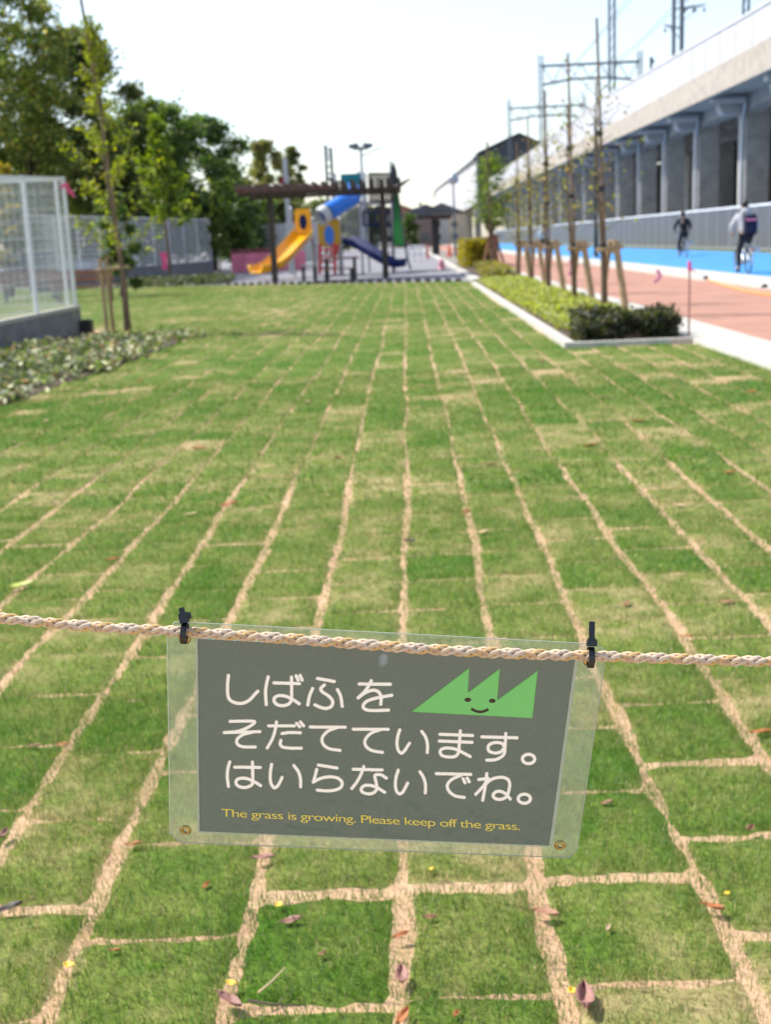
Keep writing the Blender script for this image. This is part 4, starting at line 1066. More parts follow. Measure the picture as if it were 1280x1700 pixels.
# ================================================================== PLAYGROUND TOWER
YS = 50.0
def q3(px, py, Y=YS): return AY(px, py, Y)
tower = empty('play_tower', (q3(600, 455).x, YS, 0), 'playground climbing tower with yellow and blue slides behind the pergola', 'play structure')
def post(px, ytop, Y, ybot=None):
    p = q3(px, 420, Y); zt = q3(px, ytop, Y).z
    b = MB(); b.tube([(p.x, Y, 0), (p.x, Y, zt)], .048, 8); b.tube([(p.x, Y, zt), (p.x, Y, zt+.05)], [.075, .02], 8); b.build('post', M['galv'], tower)
for px, yt, Y in [(487, 345, 50), (519, 350, 50), (523, 362, 49), (567, 362, 49), (487, 350, 52), (519, 352, 52), (563, 288, 50.5), (601, 285, 50.5), (563, 290, 52.5), (601, 290, 52.5), (654, 268, 51), (612, 287, 52), (654, 290, 53)]: post(px, yt, Y)
def panel(name, m, pxs, Y, hole=None, mh=None, th=.05):
    (x0, y0, x1, y1) = pxs; a = q3(x0, y0, Y); c = q3(x1, y1, Y)
    X0, X1, Z1, Z0 = a.x, c.x, a.z, c.z
    b = MB()
    if hole:
        hx, hz, rx, rz_ = (X0+X1)/2, Z0+(Z1-Z0)*hole[0], (X1-X0)*hole[1], (Z1-Z0)*hole[2]
        n = 24; inn = [(hx+rx*math.cos(t_*2*math.pi/n), hz+rz_*math.sin(t_*2*math.pi/n)) for t_ in range(n)]
        out = []
        for x, z in inn:
            dx, dz = x-hx, z-hz; k = min((X1-hx)/abs(dx) if abs(dx) > 1e-6 else 1e9, ((Z1-hz) if dz > 0 else (hz-Z0))/abs(dz) if abs(dz) > 1e-6 else 1e9)
            out.append((hx+dx*k, hz+dz*k))
        V = [(x, Y, z) for x, z in inn]+[(x, Y, z) for x, z in out]+[(x, Y+th, z) for x, z in inn]+[(x, Y+th, z) for x, z in out]
        Fq = []
        for i in range(n):
            j = (i+1) % n; Fq += [(i, j, n+j, n+i), (2*n+i, 3*n+i, 3*n+j, 2*n+j), (i, 2*n+i, 2*n+j, j), (n+i, n+j, 3*n+j, 3*n+i)]
        b.add(V, Fq); o = b.build(name, m, tower)
        if mh:
            b3 = MB(); b3.lathe((hx, Y+.03, hz), [(0, .0), (1, .0), (1.1, .35), (.9, .5), (0, .52)], 20, Matrix(((rx*.98, 0, 0), (0, 0, 1), (0, rz_*.98, 0)))); b3.build('tunnel', mh, o)
    else:
        b.bbox((X0, Y, Z0), (X1, Y+th, Z1)); b.build(name, m, tower)
panel('panel', M['yellow'], (488, 347, 518, 392), 49.9, (.52, .24, .28), M['navy'])
panel('panel', mat('ochre plastic', (.55, .32, .015), .35, .05, 3, coat=.2), (526, 364, 566, 408), 48.9, (.40, .22, .36), M['blue'])
panel('panel', M['teal'], (565, 289, 600, 320), 50.4)
# decks
for (x0, x1, y, Y0, Y1) in [(487, 519, 392, 50, 52), (523, 567, 407, 49, 51), (563, 601, 335, 50.5, 52.5), (601, 654, 335, 51, 53)]:
    a = q3(x0, y, Y0); c = q3(x1, y, Y0); b = MB(); b.bbox((a.x, Y0, a.z-.1), (c.x, Y1, a.z)); b.build('deck', M['galv'], tower)
def slide(pts, width, m, nm='slide', rim=.16, wv=None):
    """pts: centre line 3-D; channel with raised rims"""
    c = [Vector(p) for p in cr([tuple(p) for p in pts], 8)]; V = []; prof = [(-.5, rim), (-.46, rim+.03), (-.40, rim*.6), (-.30, .02), (0, 0), (.30, .02), (.40, rim*.6), (.46, rim+.03), (.5, rim), (.42, -.04), (0, -.09), (-.42, -.04)]
    k = len(prof); b = MB()
    for i, p in enumerate(c):
        d = (c[min(i+1, len(c)-1)]-c[max(i-1, 0)]).normalized(); sdv_ = d.cross(Vector((0, 0, 1))).normalized(); u = sdv_.cross(d)
        V += [p+sdv_*(x*width)+u*z for x, z in prof]
    Fq = []
    for i in range(len(c)-1):
        for j in range(k):
            Fq.append((i*k+j, i*k+(j+1) % k, (i+1)*k+(j+1) % k, (i+1)*k+j))
    Fq += [tuple(range(k)), tuple(range((len(c)-1)*k, len(c)*k))]
    b.add(V, Fq); b.build(nm, m, tower, True)
slide([q3(506, 388, 49.9), q3(500, 396, 49.5), q3(482, 416, 48.3), q3(462, 437, 47.2), q3(445, 448, 46.6), q3(424, 452, 46.2)], .95, M['yellow'], rim=.24)
slide([q3(572, 402, 49.5), q3(584, 404, 49.2), q3(606, 415, 48.6), q3(632, 431, 48), q3(652, 440, 47.6), q3(670, 439, 47.4)], .62, M['navy'], rim=.20)
# tube slide
tbm = MB(); pth = [q3(584, 310, 50.35), q3(586, 318, 49.8), q3(584, 328, 49.2), q3(572, 336, 48.6), q3(557, 345, 48.1), q3(541, 354, 47.6)]
pth = [Vector(p) for p in cr([tuple(p) for p in pth], 6)]
rad_ = [min(.34, .22+.02*i_) for i_ in range(len(pth))]; tbm.tube(pth, rad_, 14, False); tbm.tube(pth, [q_-.03 for q_ in rad_], 14, False); tbm.build('tube_slide', M['blue'], tower, True)
tbm = MB(); pth2 = [q3(541, 354, 47.6), q3(536, 357, 47.5), q3(531, 361, 47.4)]; tbm.tube(pth2, [.345, .35, .35], 14, False); tbm.tube(pth2, [.31, .32, .32], 14, False); tbm.build('tube_glare', M['white'], tower, True)  # white end piece stands for sun glare on the blue tube
# railing of dark bars at the top, bars below, green climbing plate, red ladder
def bars(px0, px1, y0, y1, Y, n, m, w_=.05, name='railing'):
    b = MB()
    for i in range(n):
        px = px0+(px1-px0)*i/(n-1); a = q3(px, y0, Y); c = q3(px, y1, Y); b.beam((a.x, Y, c.z), (a.x, Y, a.z), w_, w_, (1, 0, 0))
    for y in (y0, y1):
        a = q3(px0, y, Y); c = q3(px1, y, Y); b.beam(a, c, .06, .07)
    b.build(name, m, tower)
bars(613, 653, 288, 334, 51, 8, M['brown_steel'], .115)
bars(606, 652, 345, 400, 52.5, 9, M['dark_steel'], .09, 'net_wall')
bars(570, 600, 338, 400, 52, 8, M['galv'], .05)
bars(602, 652, 352, 374, 51.2, 6, M['navy'], .07)
b = MB(); P4 = [q3(654, 318, 50.9), q3(659, 318, 50.9), q3(672, 408, 49.6), q3(654, 408, 49.6)]; b.prism(P4, (0, .06, 0)); b.build('climbing_plate', M['greenp'], tower)
b = MB(); b.tube([q3(660, 318, 50.8), q3(676, 428, 49.2), q3(682, 447, 48.9)], .04, 6); b.tube([q3(654, 318, 50.8), q3(652, 455, 49.2)], .04, 6); b.build('climbing_rail', M['dark_steel'], tower)
b = MB()
for px in (531, 556): b.beam(q3(px, 405, 48.2), q3(px, 455, 47.8), .13, .05, (0, 1, 0))
for y in (415, 425, 435, 446): b.beam(q3(531, y, 48.1), q3(556, y, 48.1), .07, .07)
b.build('ladder', M['red'], tower)
b = MB(); b.lathe(q3(555, 413, 48.0), [(.14, -.03), (.20, -.03), (.20, .03), (.14, .03), (.14, -.03)], 16, Matrix(((1, 0, 0), (0, 0, 1), (0, 1, 0)))); b.build('ring_handle', M['red'], tower)
b = MB()
for i in range(4):
    z_ = .25+i*.2; b.beam(q3(612, 420, 51.5)+Vector((0, 0, 0)), q3(650, 420, 51.5), .03, .05)
b.build('rung', M['galv'], tower)
# pointed finials on the corner posts
for (px, y0, px2, y2) in [(563, 305, 541, 294), (654, 314, 682, 296), (654, 312, 664, 308)]:
    b = MB(); a = q3(px, y0, 50.6); c = q3(px2, y2, 50.6); b.tube([a, a.lerp(c, .5), c], [.10, .085, .03], 7); b.build('branch_arm', M['dark_steel'], tower)
b = MB(); a = q3(654, 312, 51); b.tube([a, q3(654, 285, 51), q3(653, 268, 51)], [.20, .13, .02], 8); b.build('spire', M['dark_steel'], tower)
fix(tower)
# crimson panel on a pale pole
cr_ = empty('sail_panel', (at_px(479, 56), 56, 0), 'crimson triangular panel fixed to a pale pole left of the tower', 'sail panel')
b = MB(); x_ = at_px(481, 56); b.tube([(x_, 56, 0), (x_, 56, AY(481, 262, 56).z)], .11, 8); b.build('pole', M['galv'], cr_)
b = MB(); b.prism([AY(479, 276, 56), AY(479, 307, 56), AY(461, 305, 56)], (0, .05, 0)); b.build('panel', M['crimson'], cr_); fix(cr_)

# picnic table, bench, steel seat under the pergola
def table(px0, px1, ytop, Y, label, name, cat, slats, legpx, mtop, depth=.7):
    a = AY(px0, ytop, Y); c = AY(px1, ytop, Y); root = empty(name, ((a.x+c.x)/2, Y, 0), label, cat)
    b = MB()
    for i in range(slats): b.bbox((a.x, Y-depth/2+depth*i/slats, a.z-.05), (c.x, Y-depth/2+depth*(i+.85)/slats, a.z))
    b.build('top' if cat == 'table' else 'seat', mtop, root)
    for px in legpx:
        p = AY(px, ytop, Y)
        b = MB(); b.bbox((p.x-.05, Y-depth*.4, 0), (p.x+.05, Y-depth*.4+.08, a.z-.052)); b.bbox((p.x-.05, Y+depth*.4-.08, 0), (p.x+.05, Y+depth*.4, a.z-.052)); b.bbox((p.x-.045, Y-depth*.38+.08, a.z-.14), (p.x+.045, Y+depth*.4-.085, a.z-.056)); b.build('leg', M['dark_steel'], root)
    fix(root)
table(536, 595, 428, 43.0, 'brown plank table on dark legs under the pergola', 'picnic_table', 'table', 4, (542, 588), M['wood_dk'], .8)
table(538, 588, 446, 41.7, 'low plank bench in front of the brown plank table', 'low_bench', 'bench', 2, (541, 583), M['wood_dk'], .36)
table(500, 527, 440, 43.3, 'short grey steel bench left of the brown plank table', 'steel_bench', 'bench', 2, (503, 522), M['galv'], .4)

# ================================================================== RIGHT: SAPLINGS, SUPPORTS, STAKE
SP = [(1008, 525, (991, 30), 1.0), (957, 508, (943, 88), 1.0), (914, 490, (905, 150), .9), (886, 475, (876, 195), .9), (864, 468, (858, 235), .9)]
sap_lab = ['nearest slender sapling lashed to a tall pole behind the clipped shrub', 'second sapling in the planter row, counted from the clipped shrub', 'third sapling in the planter row, between the crowded support posts',
           'fourth sapling in the planter row, with a thin leafy crown', 'farthest sapling at the back end of the planter row']
sup_lab = ['nearest wooden support frame leaning beside the first sapling', 'support frame leaning beside the second sapling', 'support frame leaning beside the third sapling', 'support frame leaning beside the fourth sapling', 'farthest support frame leaning beside the last sapling']
for i, (bx, by, (tx, ty), k) in enumerate(SP):
    p = G(bx, by); tpt = AY(tx, ty, p.y); 
    root = empty('sapling', (p.x, p.y, 0), sap_lab[i], 'tree', 'saplings in the planter')
    h_ = tpt.z; dx = (tpt.x-p.x)/h_
    b = MB(); b.tube([(p.x, p.y, 0), (p.x+dx*h_*.5, p.y, h_*.5), (tpt.x, p.y, h_)], [.026, .023, .020], 8); b.build('bamboo_pole', M['bamboo'], root)
    tb = MB(); H = h_*.80; q = [Vector((p.x-.06+dx*H*f_+.02*math.sin(f_*7+i), p.y-.05, H*f_)) for f_ in np.linspace(0, 1, 7)]
    tb.tube(q, [.042*(1-.75*f_) for f_ in np.linspace(0, 1, 7)], 7, False); P = []
    for j in range(26):
        f_ = .36+.6*j/26; c0 = Vector((p.x-.06+dx*H*f_, p.y-.05, H*f_)); a = j*2.4+i; L = .55*(1-.6*abs(f_-.55))*random.uniform(.5, 1.1)
        e = c0+Vector((math.cos(a)*L, math.sin(a)*L, L*random.uniform(.4, .9))); tb.tube([c0, c0.lerp(e, .5), e], [.009, .006, .003], 4, False)
        for s in np.linspace(.3, 1.05, 4): P.append(np.array(c0.lerp(e, s))+rng.normal(size=(2+2*(i >= 2), 3))*.07)
    tb.build('trunk', M['bark_y'], root)
    leaves('crown', np.concatenate(P), .062, [(.22, .23, .04), (.28, .28, .06), (.16, .18, .03), (.30, .22, .07)], root, upb=.2, asp=.7)
    for z in (1.05, 1.9, 2.7):
        rr2 = MB(); rr2.lathe((p.x-.03+dx*z, p.y-.025, z), [(.06, -.04), (.068, 0), (.06, .04)], 10); rr2.build('lashing', M['dark_steel'], root)
    fix(root)
    s = empty('tree_support', (p.x+.15, p.y, 0), sup_lab[i], 'tree support', 'wooden tree supports in the planter')
    zt = 1.10
    for (ox, oy, tx2, ty2) in [(.22, -.35, .12, -.02), (.34, .10, .15, .02), (-.02, .45, .06, .04)]:
        b = MB(); b.tube([(p.x+ox, p.y+oy, 0), (p.x+tx2, p.y+ty2, zt+.03)], .036, 8); b.build('stake', M['wood'], s)
    b = MB(); b.tube([(p.x-.16, p.y-.08, zt-.10), (p.x+.24, p.y-.02, zt-.06)], .035, 8); b.tube([(p.x+.1, p.y-.2, zt-.14), (p.x+.12, p.y+.2, zt-.12)], .035, 8); b.build('crossbar', M['wood'], s)
    fix(s)
# tree in the trimmed hedge with its support
hx, hy = 3.55, 51.2
big_tree('young dense green tree with stakes beside the trimmed hedge', hx, hy, 4.5, .85, 1.5, [(.15, .22, .02), (.20, .27, .03), (.10, .15, .02)], 2300, .12, group=None, blobs=14, zlow=1.7, name='young_tree', hole=.8, br=.45)
s = empty('tree_support', (hx, hy, 0), 'brown support posts around the tree beside the trimmed hedge', 'tree support')
for (ox, oy) in [(-.3, -.3), (.32, -.2), (0, .4), (.1, -.4)]:
    b = MB(); b.tube([(hx+ox*1.5, hy+oy*1.5, 0), (hx+ox*.35, hy+oy*.35, 1.35)], .05, 7); b.build('stake', M['wood_dk'], s)
b = MB(); b.tube([(hx-.35, hy-.14, 1.2), (hx+.35, hy-.14, 1.25)], .04, 7); b.build('crossbar', M['wood_dk'], s)
b = MB(); b.tube([(hx-.12, hy-.35, 0), (hx-.14, hy-.35, 5.0)], .05, 7); b.build('bamboo_pole', M['bamboo'], s); fix(s)
# thin marker stake with pink tape and a string
pk = G(1144, 567); zt = AY(1144, 436, pk.y).z
st = empty('marker_stake', (pk.x, pk.y, 0), 'thin reddish marker stake with pink tape at the corner of the planter', 'stake')
PKS = mat('faded red stake', (.42, .20, .17), .6, .1, 20)
b = MB(); b.tube([(pk.x, pk.y, 0), (pk.x, pk.y, zt)], .012, 6); b.build('rod', PKS, st)
b = MB(); b.lathe((pk.x, pk.y, zt-.05), [(.014, -.05), (.022, -.04), (.022, .05), (.012, .07)], 8); b.beam((pk.x, pk.y, zt-.05), (pk.x+.06, pk.y-.03, zt-.11), .03, .006); b.build('tape', M['pink'], st); fix(st)
p5 = G(864, 468); zs = zt-.12
cdm = MB(); e_ = Vector((3.35, 34.5, .95)); pts = [Vector((pk.x, pk.y, zs)).lerp(e_, f_)-Vector((0, 0, .12*math.sin(math.pi*f_))) for f_ in np.linspace(0, 1, 14)]
cdm.tube(pts, .005, 4); tag(cdm.build('marker_string', M['white']), 'thin white string running along the planter from the marker stake', 'string')
def hang(f_, label, L, w_, m):
    p = Vector((pk.x, pk.y, zs)).lerp(e_, f_)-Vector((0, 0, .12*math.sin(math.pi*f_))); b = MB(); b.beam(p+Vector((0, 0, .01)), p+Vector((.03, -.04, -L*.55)), w_, .008, (0, 1, 0)); b.beam(p+Vector((.03, -.04, -L*.55)), p+Vector((-.05, -.05, -L)), w_*.8, .008, (0, 1, 0))
    b.box(p, (w_*.8, .03, .04)); tag(b.build('pink_ribbon', m), label, 'ribbon', 'pink marker ribbons')
MAG = mat('magenta ribbon', (.90, .28, .45), .6, .06, 9)
hang(.09, 'magenta ribbon fluttering on the string left of the marker stake', .14, .05, MAG)
hang(.52, 'pink ribbon on the string between the second and third saplings', .30, .10, MAG)
hang(.74, 'red ribbon on the string beside the third support frame', .42, .10, M['pink'])
# small studs along the path kerb and an orange hose
i = 0
for (px, py) in [(1172, 463), (1270, 478)]:
    p = G(px, py, .07); b = MB(); b.lathe((p.x, p.y, .07), [(0, .06), (.05, .06), (.065, .03), (.07, 0)], 12); b.lathe((p.x, p.y, .13), [(0, .02), (.03, .015), (.035, 0)], 10)
    tag(b.build('kerb_stud', M['dark_steel']), ['small dark stud on the white path kerb behind the marker stake', 'small dark stud on the white path kerb at the right frame edge'][i], 'stud', 'studs on the path kerb'); i += 1
hs = MB(); pts = [G(x, y, .035) for x, y in [(1150, 459), (1185, 468), (1215, 477), (1245, 484), (1285, 490), (1330, 492)]]; hs.tube([Vector(p) for p in cr([tuple(p) for p in pts], 6)], .028, 6)
tag(hs.build('orange_hose', mat('orange hose', (.75, .30, .08), .5, .05, 4)), 'orange hose lying on the red paving along the white kerb', 'hose')

# ================================================================== VIADUCT
VX = 16.2
def zat(tab, y): return float(np.interp(y, [a for a, _ in tab], [b for _, b in tab]))
def prof(pxs): return sorted([(AX(x, y, VX).y, AX(x, y, VX).z) for x, y in pxs])
BOT = prof([(1280, 114), (1142, 177), (1005, 238), (910, 282), (834, 316)])
MID = prof([(1280, 61), (1142, 136), (1005, 212), (910, 262), (834, 303)])
TOP = prof([(1280, 3), (1142, 82), (999, 164), (904, 237), (814, 296)])
for T_ in (BOT, MID, TOP):
    y0_, z0_ = T_[0]; s_ = (T_[1][1]-z0_)/(T_[1][0]-y0_); T_.insert(0, (12, z0_+min(0, s_)*(12-y0_)*.3))
via = empty('viaduct', (VX, 60, 0), 'white railway viaduct on concrete piers along the right side', 'viaduct')
YV = [12+i*6 for i in range(38)]+[238]
def ribbon3(name, X0, X1, lo, hi, m):
    b = MB()
    for i in range(len(YV)-1):
        ya, yb = YV[i], YV[i+1]-.0
        V = [(X0, ya, lo(ya)), (X1, ya, lo(ya)), (X1, ya, hi(ya)), (X0, ya, hi(ya)), (X0, yb, lo(yb)), (X1, yb, lo(yb)), (X1, yb, hi(yb)), (X0, yb, hi(yb))]
        fs = [(0, 4, 5, 1), (3, 2, 6, 7), (0, 3, 7, 4), (1, 5, 6, 2)]
        if i == 0: fs.append((0, 1, 2, 3))
        if i == len(YV)-2: fs.append((4, 7, 6, 5))
        b.add(V, fs)
    return b.build(name, m, via)
fB = lambda y: zat(BOT, y); fM = lambda y: zat(MID, y); fT = lambda y: zat(TOP, y)
ribbon3('fascia', VX, VX+.35, fB, fM, M['conc_warm'])
ribbon3('parapet', VX+.05, VX+.22, lambda y: fM(y)+.002, fT, M['parapet'])
ribbon3('coping', VX-.01, VX+.30, lambda y: fT(y)+.002, lambda y: fT(y)+.10, M['white'])
ribbon3('deck', VX+.352, 27.5, lambda y: fB(y)+.25, lambda y: fM(y)-.05, M['pier'])
ribbon3('far_parapet', 27.3, 27.55, lambda y: fM(y), lambda y: fT(y)-.1, M['parapet'])
for y in np.arange(14, 236, 3.0): jb = MB(); jb.bbox((VX+.035, y-.03, fM(y)+.05), (VX+.049, y+.03, min(fT(y), fT(y+.1))-.02)); jb.build('panel_joint', M['conc'], via)
PXX = 18.6
piers = [AX(px, 380, PXX).y for px in (1230, 1155, 1103, 1061)]
gap = (piers[-1]-piers[0])/3
ys = [piers[0]-gap*k for k in (2, 1)]+piers+[piers[-1]+gap*k for k in range(1, 20)]
ys = [y for y in ys if y < 236]
for i, y in enumerate(ys):
    z = fB(y)+.25
    for X in (PXX, 24.6):
        b = MB(); b.bbox((X, y-.8, -.2), (X+1.25, y+.8, z-.95)); 
        b.bbox((X-.04, y-.84, z-1.25), (X+1.29, y+.84, z-1.18)); b.build('pier', M['pier'], via)
    # haunched longitudinal beams between piers and cross beam
    y2 = ys[i+1] if i+1 < len(ys) else y+gap
    for X in (PXX+.12, 24.72):
        V = []; n_ = 14
        za = fB(y)+.25; zb = fB(y2)+.25
        low = []
        for j in range(n_+1):
            f_ = j/n_; yy = y-.0+(y2-y)*f_; zz = za+(zb-za)*f_; e_ = min(f_, 1-f_)*(y2-y)
            low.append((yy, zz-.72-.55*max(0, 1-e_/2.2)**2))
        poly = [(X, yy, zz) for yy, zz in low]+[(X, y2, zb+.002), (X, y, za+.002)]
        b = MB(); b.prism(poly, (1.0, 0, 0)); b.build('longitudinal_beam', M['pier'], via)
    b = MB(); b.bbox((PXX-.0, y-.45, z-.95), (24.6+1.2, y+.45, z-.02)); b.build('cross_beam', M['pier'], via)
    hb_ = MB(); hb_.prism([(PXX-1.25, y-.5, z-.12), (PXX-.005, y-.5, z-.12), (PXX-.005, y-.5, z-1.05)]+[(PXX-.95-.42*math.sin(a_*math.pi/10), y-.5, z-.60-.45*math.cos(a_*math.pi/10)) for a_ in range(0, 9)], (0, 1.0, 0)); hb_.build('beam_head', M['conc'], via)
    if i % 1 == 0:
        zz = z-.28
        pth = [(VX+.40, y-1.15, zz), (PXX-.20, y-1.15, zz-.05), (PXX-.16, y-1.1, zz-.35), (PXX-.14, y-.5, z-1.5), (PXX-.14, y-.5, 0)]
        b = MB(); b.tube(pth[:2], .30 if i % 2 else .22, 10); b.tube(pth[1:], .10, 8); b.build('drain_pipe', M['galv'], via)
fix(via)
# added near-black wall standing for the shade under the viaduct
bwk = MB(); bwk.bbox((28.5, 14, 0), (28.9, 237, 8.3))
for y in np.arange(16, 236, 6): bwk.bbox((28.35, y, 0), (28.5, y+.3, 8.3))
tag(bwk.build('shade_wall', mat('shade dark wall', (.05, .045, .042), .9, .25, .4)), 'near black wall added for the shade behind the viaduct piers', 'wall')
# fence in front of the piers
fx = 16.95
vf = empty('viaduct_fence', (fx, 60, 0), 'long grey bar fence in front of the viaduct piers', 'fence')
for y in np.arange(22, 236, 2.4):
    b = MB(); b.bbox((fx-.03, y-.03, 0), (fx+.03, y+.03, 2.12)); b.build('post', M['galv'], vf)
b = MB(); b.bbox((fx-.035, 21, 2.125), (fx+.035, 236, 2.22)); b.build('rail', M['white_steel'], vf)
b = MB(); b.bbox((fx-.03, 21, .10), (fx+.03, 236, .15)); b.build('rail', M['galv'], vf)
yv = np.arange(21, 236, .085); n = len(yv)
V = np.zeros((n, 8, 3)); k = 0
for a in (-.006, .006):
    for bb_ in (-.015, .015):
        for zc in (.151, 2.124): V[:, k, 0] = fx+a; V[:, k, 1] = yv+bb_; V[:, k, 2] = zc; k += 1
Fb = np.array([(0, 1, 3, 2), (4, 6, 7, 5), (0, 4, 5, 1), (2, 3, 7, 6)]); Fq = (Fb[None]+np.arange(n)[:, None, None]*8).reshape(-1, 4)
np_mesh('bars', V.reshape(-1, 3), Fq, mat('grey fence coating', (.27, .275, .285), .6, .1, 4), vf); fix(vf)

# station end: dark gabled shed and white side wall
sh = empty('station_shed', (22, 262, 0), 'dark charcoal gabled station shed rising behind the viaduct parapet', 'building')
Yg = 258.0
gl_, gp, gr_ = AY(793, 256, Yg), AY(862, 223, Yg), AY(925, 250, Yg)
zb = 5.0
b = MB(); b.prism([(gl_.x, Yg, zb), (gl_.x, Yg, gl_.z), (gp.x, Yg, gp.z), (gr_.x, Yg, gr_.z), (gr_.x, Yg, zb)], (0, 14, 0)); b.build('wall', M['char'], sh)
b = MB()
for p_, q_ in ((gl_, gp), (gp, gr_)): b.prism([p_+Vector((-.1, -.5, .06)), q_+Vector((.0, -.5, .06)), q_+Vector((.0, -.5, .36)), p_+Vector((-.1, -.5, .36))], (0, 15, 0))
b.build('roof', M['dark_steel'], sh); fix(sh)
WXW = AY(791, 262, 256).x
def wz(px, py): return AX(px, py, WXW)
wbm = MB(); pA, pB, pC, pD = wz(790, 266), wz(722, 318), wz(718, 352), wz(790, 332)
yA, yB = pA.y, pB.y
up_ = [(WXW, yA, pA.z)]+[(WXW, yA+(yB-yA)*f_, pA.z+(pB.z-pA.z)*f_) for f_ in (.4, .75, .9)]+[(WXW, yB, pB.z-.8), (WXW, yB+8, pB.z-3), (WXW, yB+10, pD.z), (WXW, yA, pD.z)]
wbm.prism(up_, (10, 0, 0)); so_ = tag(wbm.build('station_wall', M['parapet']), 'long white station side wall with a curved far end beyond the dark shed', 'wall')
wb2 = MB(); wb2.bbox((WXW-.12, yA, pD.z-.9), (WXW+9, yB+10, pD.z-.01)); wb2.build('sill', M['conc'], so_)
wb2 = MB()
for q0, q1 in zip(up_[:-3], up_[1:-2]): wb2.beam(Vector(q0)+Vector((-.1, 0, .25)), Vector(q1)+Vector((-.1, 0, .25)), .9, .5)
wb2.build('coping', M['mast'], so_)
wb2 = MB()
for f_ in np.linspace(.1, .9, 9): wb2.bbox((WXW-.06, yA+(yB-yA)*f_-.15, pD.z+.1), (WXW-.01, yA+(yB-yA)*f_+.15, pD.z+3.2))
wb2.build('rib', M['white_steel'], so_)
for i, f_ in enumerate(np.linspace(.05, .95, 10)):
    y = yA+(yB-yA)*f_; b2_ = MB(); b2_.bbox((WXW+.4, y-1, 0), (WXW+1.8, y+1, pD.z-.91)); b2_.build('pier', M['pier'], so_)

# overhead line structures
def portal(Y, px0, px1, ytop0, ytop1, beam_y, label):
    a = AY(px0, ytop0, Y); c = AY(px1, ytop1, Y); zt_ = max(a.z, c.z)
    zd = fM(min(Y, 236))-.1
    root = empty('catenary_portal', (a.x, Y, zd), label, 'catenary portal', 'overhead line portals on the viaduct')
    for p in (a, c):
        b = MB(); x = p.x
        for ox in (-.22, .22): b.bbox((x+ox-.09, Y-.09, zd), (x+ox+.09, Y+.09, p.z))
        for j in range(int((p.z-zd)/.8)):
            z0_ = zd+j*.8; b.beam((x-.2, Y-.075, z0_), (x+.2, Y-.075, z0_+.8), .05, .05, (0, 1, 0))
        b.build('mast', M['mast'], root)
    z1 = AY(px0, beam_y[0], Y).z; z2 = AY(px0, beam_y[1], Y).z; L = c.x-a.x
    b = MB(); b.beam((a.x, Y, z1), (c.x, Y, z1), .2, .30)
    xs_ = np.linspace(a.x+.25, c.x-.25, 11); lowz = [z2+(z1-z2)*.0-(.0 if 2 < i < 8 else .5*(1-min(i, 10-i)/3.)) for i in range(11)]
    for i in range(10):
        b.beam((xs_[i], Y, lowz[i]), (xs_[i+1], Y, lowz[i+1]), .2, .28)
        b.beam((xs_[i], Y, lowz[i] if i % 2 else z1), (xs_[i+1], Y, z1 if i % 2 else lowz[i+1]), .1, .11)
    b.build('truss', M['mast'], root); fix(root)
    return a, c, z2
def mY(px, X=17.6): return AX(px, 200, X).y
pts_p = []
for (px0, px1, t0, t1, by, lab) in [(1016, 1241, -75, -70, (-45, -20), 'nearest overhead line portal, its tall mast cut by the top of the frame'),
                                    (898, 1063, 92, 84, (110, 134), 'wide overhead line portal above the middle of the viaduct'), (845, 970, 164, 157, (180, 195), 'farther and smaller overhead line portal left of the wide one')]:
    Y = mY(px0); pts_p.append(portal(Y, px0, px1, t0, t1, by, lab)+(Y,))
def mast(px, X, ytop, label, arms):
    Y = AX(px, 200, X).y; zt_ = AX(px, ytop, X).z; zd = fM(min(Y, 236))-.1
    root = empty('line_mast', (X, Y, zd), label, 'mast', 'line masts on the viaduct')
    b = MB(); b.tube([(X, Y, zd), (X, Y, zt_)], .16, 8); b.build('pole', M['mast'], root)
    b = MB()
    for (dz, L) in arms:
        b.beam((X-.1, Y, zt_-dz), (X+L, Y, zt_-dz+.25), .08, .10); b.beam((X, Y, zt_-dz-.8), (X+L*.8, Y, zt_-dz+.18), .05, .05)
        for s in (.5, .95): b.lathe((X+L*s, Y, zt_-dz-.25), [(.05, .3), (.11, .2), (.05, .15), (.11, .05), (.05, 0)], 8)
    b.build('bracket_arm', M['mast'], root); fix(root); return Y, zt_
mast(1131, 19.5, -60, 'line mast with bracket arms and insulators near the top right of the frame', [(1.8, 2.4), (3.0, 1.6), (4.2, -1.2)])
mast(1118, 22.5, -30, 'thin line mast just left of the insulator mast', [(2.2, 1.8)])
mast(1081, 26.5, 95, 'short dark post on the viaduct right of the wide portal', [(.4, .3)])
# wires
wi = 0
for (xo, dz, lab) in [(1.8, .2, 'lower left overhead wire'), (2.2, 1.3, 'upper left overhead wire'), (6.6, .2, 'lower right overhead wire'), (7.0, 1.3, 'upper right overhead wire')]:
    b = MB(); prev = None; seq = sorted(pts_p, key=lambda q: q[3]); P = []
    Y0 = seq[0][3]-32
    stations = [(seq[0][0].x+xo, Y0, seq[0][2]-1.0+dz)]+[(q[0].x+xo, q[3], q[2]-1.0+dz) for q in seq]+[(seq[-1][0].x+xo, seq[-1][3]+30, seq[-1][2]-1.3+dz)]
    for s0, s1 in zip(stations[:-1], stations[1:]):
        for f_ in np.linspace(0, 1, 9)[:-1]:
            v = Vector(s0).lerp(Vector(s1), f_); v.z -= (.9 if dz > 1 else .1)*4*f_*(1-f_)*.6; P.append(v)
    P.append(Vector(stations[-1])); b.tube(P, .030, 4, False)
    tag(b.build('overhead_wire', M['mast']), lab+' strung between the portals over the viaduct', 'wire', 'overhead wires')

